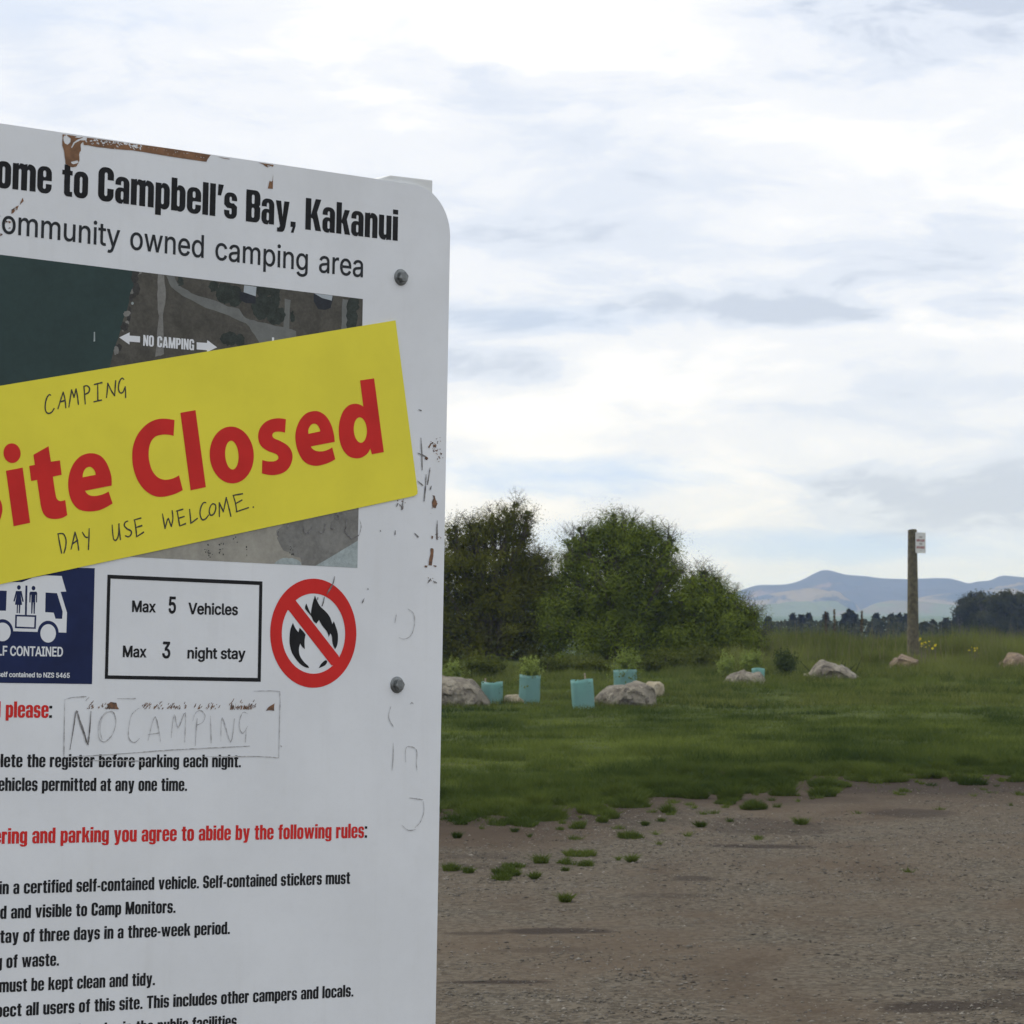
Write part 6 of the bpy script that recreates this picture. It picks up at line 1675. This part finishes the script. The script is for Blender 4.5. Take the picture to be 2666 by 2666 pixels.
def sleeve(label, x0, x1, top, base, tilt, rot, seed, stakes=1, stake_h=1.0, d=None):
    cx0 = (x0 + x1) / 2
    p = hit(cx0, base) if d is None else Vector(((cx0 - 1333) / F * d, d, float(terr((cx0 - 1333) / F * d, d))))
    k = p.y / F
    R0 = (x1 - x0) * k / 2
    H = (base - top) * k
    if d is not None: H = 1.6 - (top - HZ) * k - p.z
    e = empty('tree_guard', p, label, 'tree guard', 'teal tree guards')
    e.rotation_euler = (0, tilt, 0)
    n, m = 48, 9
    rng = random.Random(seed)
    V, Fc = [], []
    for lay in (0, 1):
        for j in range(m):
            for i in range(n):
                a = 2 * math.pi * i / n + rot
                tri = 1 + 0.12 * math.cos(3 * (a - rot)) + 0.035 * math.cos(6 * (a - rot)) + 0.035 * mnoise.noise(Vector((math.cos(a) * 1.5, math.sin(a) * 1.5, j * 0.25 + seed)))
                r = (R0 / 1.06) * tri - lay * 0.003
                z = H * j / (m - 1) - 0.03 * (j == 0) + (0.012 * math.sin(2 * a + seed) if j == m - 1 else 0)
                V.append((r * math.cos(a), r * math.sin(a) * 0.85, z))
    N = n * m
    for j in range(m - 1):
        for i in range(n):
            a, b = j * n + i, j * n + (i + 1) % n
            Fc.append((a, b, b + n, a + n))
            Fc.append((N + b, N + a, N + a + n, N + b + n))
    for i in range(n):
        a, b = (m - 1) * n + i, (m - 1) * n + (i + 1) % n
        Fc.append((a, b, N + b, N + a))
    me = bpy.data.meshes.new('sleeve'); me.from_pydata(V, [], Fc)
    me.polygons.foreach_set('use_smooth', [True] * len(Fc))
    link('sleeve', me, M_TEAL, e)
    for q in range(stakes):
        bm = bmesh.new()
        a = rot + 2 * math.pi * (q + 0.5) / 3 + 2.3
        r = R0 * 0.72
        limb(bm, (r * math.cos(a), r * math.sin(a) * .85, -0.1), (r * math.cos(a) * .98, r * math.sin(a) * .85, H * stake_h), 0.015, 0.014, 6)
        me = bpy.data.meshes.new('stake'); bm.to_mesh(me); bm.free()
        link('stake', me, M_STAKE, e)
    return p, R0, H


def seedling(label, px, p, z0, z1, wd, seed, n=90, m=None):
    e = empty('seedling', p, label, 'seedling', 'young plants in the tree guards')
    rng = np.random.default_rng(seed)
    lobes = [(0, 0, (z0 * 0.6 + z1 * 0.4), wd * 0.85, wd * 0.7, (z1 - z0) * 0.55), (0.02, 0, z0 * 0.9, wd * 0.8, wd * 0.7, (z1 - z0) * 0.4)]
    V, Fq, T = crown(lobes, n // 4 + 3, 0.045, (z1 - z0) * 0.16, 26, rng, 0.8, n // 2, 0.25, 1.6, n // 2 + 4, (z1 - z0) * 0.4)
    link('foliage', np_mesh('foliage', V, Fq, False, None, T), m or M_LEAF_SEED, e)
    bm = bmesh.new()
    for q in range(3): limb(bm, (rng.uniform(-.02, .02), rng.uniform(-.02, .02), -0.03), (rng.uniform(-.6, .6) * wd, rng.uniform(-.3, .3) * wd, z1 * 0.8), 0.009, 0.004, 5)
    me = bpy.data.meshes.new('stem'); bm.to_mesh(me); bm.free()
    link('stem', me, M_TWIG, e)


pA, rA, hA = sleeve('short upright teal tree guard right beside the big boulder', 1252, 1308, 1776, 1833, 0.0, 0.4, 1, 1, 1.18)
pB, rB, hB = sleeve('taller teal tree guard filled with a bushy seedling', 1353, 1409, 1758, 1832, 0.03, 1.1, 2, 1, 0.95)
pC, rC, hC = sleeve('teal tree guard leaning left, foremost in the row, with bare stake', 1486, 1546, 1770, 1846, -0.07, 2.0, 3, 1, 1.22)
pD, rD, hD = sleeve('teal tree guard half hidden behind the long grey boulder', 1600, 1663, 1744, 1805, 0.0, 0.9, 4, 2, 1.02)
pE, rE, hE = sleeve('teal tree guard almost wholly hidden behind the low grey boulder', 1955, 1990, 1740, 1775, 0.0, 0.2, 5, 1, 1.0)
seedling('thin sprig poking out of the shortest tree guard', 0, pA, hA * 0.7, hA * 1.22, rA * 0.7, 51, 26, M_LEAF_LOW)
seedling('bushy upright seedling spilling out of the taller tree guard', 0, pB, hB * 0.8, hB * 1.5, rB * 0.95, 52, 120)
seedling('small sprig behind the rim of the leaning tree guard', 0, pC, hC * 0.5, hC * 1.05, rC * 0.5, 53, 12, M_LEAF_LOW)
seedling('tall bright seedling growing from the guard behind the long boulder', 0, pD, hD * 0.7, hD * 1.75, rD * 0.98, 54, 170)

# ------------------------------------------------------------------ wooden post with its little sign
M_POST = mat('weathered_post_wood', (0.135, 0.120, 0.074), 0.9, 0.0, 9, 0.6, 40, color2=(0.066, 0.058, 0.036))
M_PLATE = mat('small_sign_white', (0.66, 0.66, 0.64), 0.5, 0.06, 9)
M_FAINT = mat('faded_red_print', (0.38, 0.16, 0.16), 0.5, 0.2, 30)
M_FAINT2 = mat('faded_dark_print', (0.26, 0.24, 0.22), 0.5, 0.2, 30)
dP = 76.0
xp = (2376.5 - 1333) / F * dP
zp = float(terr(xp, dP))
kP = dP / F
post = empty('wooden_signpost', (xp, dP, zp), 'weathered round wooden post with a small white sign on the bank', 'signpost')
topz = 1.6 - (1379 - HZ) * kP - zp
bm = bmesh.new()
n = 20
rings = []
for j in range(15):
    u = j / 14
    r = (33 * (1 - u) + 23.4 * u) / 2 * kP
    rings.append([bm.verts.new((r * math.cos(2 * math.pi * i / n) * (1 + .03 * mnoise.noise(Vector((i * .9, j * .15, 0)))) - 0.002 * j * 0.3, r * math.sin(2 * math.pi * i / n), -0.2 + (topz + 0.2) * u + (0.012 * math.sin(i * .5) if j == 14 else 0))) for i in range(n)])
for A, B in zip(rings, rings[1:]):
    for i in range(n): bm.faces.new((A[i], A[(i + 1) % n], B[(i + 1) % n], B[i]))
bm.faces.new(rings[-1]); bm.faces.new(rings[0][::-1])
me = bpy.data.meshes.new('post'); bm.to_mesh(me); bm.free()
link('post', me, M_POST, post)
plate = empty('sign_plate_frame', (0, 0, 0), None, None) if False else None
pxw = lambda x, y: ((x - 2376.5) * kP, 1.6 - (y - HZ) * kP - zp)
q = [pxw(2382, 1386), pxw(2408.5, 1387.5), pxw(2408.5, 1440.5), pxw(2382, 1440)]
bm = bmesh.new()
yf = -0.115
A = [bm.verts.new((x, yf - 0.004, z)) for x, z in q]; B = [bm.verts.new((x, yf, z)) for x, z in q]
bm.faces.new(A[::-1]); bm.faces.new(B)
for i in range(4): bm.faces.new((A[i], A[(i + 1) % 4], B[(i + 1) % 4], B[i]))
bmesh.ops.recalc_face_normals(bm, faces=bm.faces)
me = bpy.data.meshes.new('sign_plate'); bm.to_mesh(me); bm.free()
plate = link('sign_plate', me, M_PLATE, post)
# two red lines and two small lines of print, too small to read
bm = bmesh.new()
rnd = random.Random(2)
mi = []
for (x0, x1, y0, y1, k_) in ((2391.5, 2399.5, 1396.8, 1400.3, 1), (2384.6, 2393.8, 1403.8, 1410.4, 0), (2395.4, 2405.8, 1404.4, 1411, 0), (2392.4, 2399.6, 1414, 1418.3, 1), (2384.6, 2394, 1422, 1428, 0), (2395, 2406, 1422.5, 1429, 0), (2394.5, 2397, 1432.5, 1434.5, 1)):
    x = x0
    while x < x1:
        w_ = rnd.uniform(0.9, 1.5)
        a, b = pxw(x, y1), pxw(min(x + w_, x1), y0 + rnd.uniform(-.2, .5))
        y_ = yf - 0.006
        f = bm.faces.new([bm.verts.new(v) for v in ((a[0], y_, a[1]), (b[0], y_, a[1]), (b[0], y_, b[1]), (a[0], y_, b[1]))])
        f.material_index = k_
        x += w_ + rnd.uniform(0.25, 0.5)
me = bpy.data.meshes.new('print'); bm.to_mesh(me); bm.free()
link('sign_print', me, [M_FAINT, M_FAINT2], plate)

# ------------------------------------------------------------------ far trees
def fir_mesh(h, seed, wide=0.24):
    rng = np.random.default_rng(seed)
    n = 900
    u = rng.random(n) ** 0.75
    z = h * (0.08 + 0.92 * u)
    r = h * wide * (1 - u) ** 0.85 * (0.55 + 0.45 * np.abs(np.sin(z / h * 34 + seed))) * rng.uniform(0.25, 1.0, n) ** 0.5
    a = rng.uniform(0, 6.283, n)
    P = np.stack([r * np.cos(a), r * np.sin(a), z], -1)
    lean = np.stack([np.cos(a), np.sin(a), np.full(n, -0.25)], -1) * 1.4
    V, Fq = leaf_quads(P, np.full(n, h * 0.085), rng, 0.5, lean)
    return np_mesh('crown', V, Fq, False, None, np.repeat(rng.random(n), 4))


def bough_mesh(h, seed):
    bm = bmesh.new(); limb(bm, (0, 0, -0.3), (0, 0, h), h * 0.025, h * 0.006, 7)
    me = bpy.data.meshes.new('trunk'); bm.to_mesh(me); bm.free()
    return me


firs = []
FT = lambda zx, zy: (1880 + zx / 2.458, 1460 + zy / 2.458)
fir_spots = [(295, 365, 520, 'dark fir spike farthest left beside the clump of bushy trees'), (450, 347, 540, 'dark pointed fir, second spike right of the bushy trees'), (505, 352, 505, 'dense dark fir with blunt top beside the pointed second spike'),
             (552, 345, 530, 'dark fir with thin tip left of the dock stalks'), (665, 340, 545, 'dark fir half hidden behind the dock stalks'), (790, 342, 500, 'left shoulder of the tallest dark fir group left of the post'), (815, 322, 510, 'tallest dark fir in the row left of the post'),
             (842, 340, 505, 'right shoulder of the tallest dark fir group left of the post'), (983, 342, 520, 'lone dark fir tip between the tallest firs and the post'), (1080, 348, 525, 'dark fir at the left end of the flat topped group by the post'), (1130, 345, 515, 'dark fir in the middle of the flat topped group by the post'),
             (1180, 345, 520, 'dark fir touching the left side of the post'), (1300, 398, 500, 'low dark fir just right of the post'), (1350, 388, 505, 'dark fir second right of the post'), (1432, 372, 495, 'dark fir in front of the green field right of the post'), (1490, 372, 490, 'dark fir at the foot of the big pines')]
base_mesh = [(fir_mesh(10, s, w_), bough_mesh(9.6, s)) for s, w_ in ((1, 0.20), (2, 0.26), (3, 0.30))]
for i, (zx, zy, d_, lab) in enumerate(fir_spots):
    px, py = FT(zx, zy)
    d_ *= 0.64
    x = (px - 1333) / F * d_
    z = float(terr(x, d_))
    H = 1.6 - (py - HZ) / F * d_ - z
    e = empty('fir_tree', (x, d_, z), lab, 'fir', 'dark firs in the far row')
    e.scale = (H / 10 * 1.15, H / 10 * 1.15, H / 10)
    e.rotation_euler.z = i * 1.3
    cm, tm = base_mesh[i % 3]
    for nm, msh, mm in (('crown', cm, M_FIR), ('trunk', tm, M_BARK)):
        if not msh.materials: msh.materials.append(mm)
        o = bpy.data.objects.new(nm, msh); C.objects.link(o); o.parent = e

for lab, lobes, d_, seed, bx in (('big dark pine with open crown, leftmost of the far pines', [(2520, 1580, 28, 22), (2545, 1562, 34, 18), (2530, 1602, 36, 24), (2555, 1600, 30, 26), (2505, 1602, 16, 12), (2540, 1630, 40, 20)], 300, 61, 2540),
                             ('tall dark pine in the middle of the far pines', [(2590, 1565, 34, 17), (2615, 1560, 26, 16), (2600, 1588, 40, 26), (2580, 1612, 34, 24), (2610, 1625, 36, 24)], 296, 62, 2598),
                             ('dark pine at the right edge of the far pines', [(2650, 1572, 30, 20), (2675, 1560, 40, 20), (2660, 1600, 44, 28), (2640, 1625, 40, 26), (2690, 1620, 50, 30)], 300, 63, 2665),
                             ('dark pine standing beyond the right edge of the picture', [(2740, 1565, 40, 22), (2780, 1580, 44, 24), (2750, 1610, 60, 34)], 300, 64, 2755)):
    tree('pine_tree', lab, 'pine', d_, lobes, M_FIR, 'far dark pines', 300, 0.22, 0.5, 40, seed, 0.12, 0.5, 500, basepx=bx, twigs=0, fillsize=2.2)

# the lower wood under the firs reads as one dark band
rng = np.random.default_rng(77)
n = 9000
px = rng.uniform(1950, 2760, n)
d_ = rng.uniform(300, 335, n)
x = (px - 1333) / F * d_
topz = 1.6 - (np.interp(px, [1950, 2100, 2200, 2330, 2380, 2470, 2560, 2760], [1622, 1617, 1618, 1606, 1627, 1617, 1612, 1608]) + 7 * (fbm(px, px * 0, 0.045) - 0.5) * 2 - HZ) / F * d_
zb = terr(x, d_)
z = zb + (topz - zb) * rng.random(n) ** 0.6
V, Fq = leaf_quads(np.stack([x, d_, z], -1), np.full(n, 0.5), rng, 0.7)
tag(link('far_wood', np_mesh('far_wood', V, Fq, False, None, np.repeat(rng.random(n) * 0.9, 4)), M_FIR), 'low dark band of far-off wood under the firs', 'wood', kind='stuff')

# ------------------------------------------------------------------ loose gravel
rng = np.random.default_rng(9)
n = 60000
y = 11.5 + 24 * rng.random(n) ** 1.1
x = rng.uniform(-0.10, 0.17, n) * y + rng.uniform(-0.5, 1.0, n)
dens = fbm(x, y * 0.5, 0.6)
ok = (rng.random(n) < np.clip((dens - 0.32) * 4, 0.06, 1) * np.clip((34 - y) / 7, 0.08, 1))
x, y = x[ok], y[ok]
n = len(x)
s = np.clip(rng.lognormal(-4.95, 0.4, n), 0.003, 0.020)
oc = np.array([[1, 0, 0], [0, 1, 0], [-1, 0, 0], [0, -1, 0], [0, 0, 0.42], [0, 0, -0.3]], float)
fo = np.array([[0, 1, 4], [1, 2, 4], [2, 3, 4], [3, 0, 4], [1, 0, 5], [2, 1, 5], [3, 2, 5], [0, 3, 5]])
an = rng.uniform(0, 6.283, n)
V = oc[None] * rng.uniform(0.55, 1.3, (n, 6, 1)) * s[:, None, None]
ca, sa = np.cos(an)[:, None], np.sin(an)[:, None]
V = np.stack([V[..., 0] * ca - V[..., 1] * sa, V[..., 0] * sa + V[..., 1] * ca, V[..., 2]], -1)
z = terr(x, y) + 0.03 * (fbm(x, y, 1.3) - 0.5) * np.clip((40 - y) / 6, 0, 1) * np.clip((y - 6) / 4, 0, 1)
V += np.stack([x, y, z + s * 0.05], -1)[:, None]
Fq = (fo[None] + (np.arange(n) * 6)[:, None, None]).reshape(-1, 3)
M_STONE = bpy.data.materials.new('loose_stones')
M_STONE.use_nodes = True
t = NT(M_STONE.node_tree)
at = t.node('ShaderNodeAttribute', attribute_name='tint')
t.l.new(t.mix(at.outputs['Fac'], (0.045, 0.040, 0.033), (0.30, 0.275, 0.23)), t.n['Principled BSDF'].inputs['Base Color'])
t.n['Principled BSDF'].inputs['Roughness'].default_value = 0.85
t.n['Principled BSDF'].inputs['Specular IOR Level'].default_value = 0.1
tag(link('gravel', np_mesh('gravel', V.reshape(-1, 3), Fq, False, None, np.repeat(rng.beta(1.6, 3.0, n), 6)), M_STONE), 'loose grey stones scattered over the dirt', 'gravel', kind='stuff')
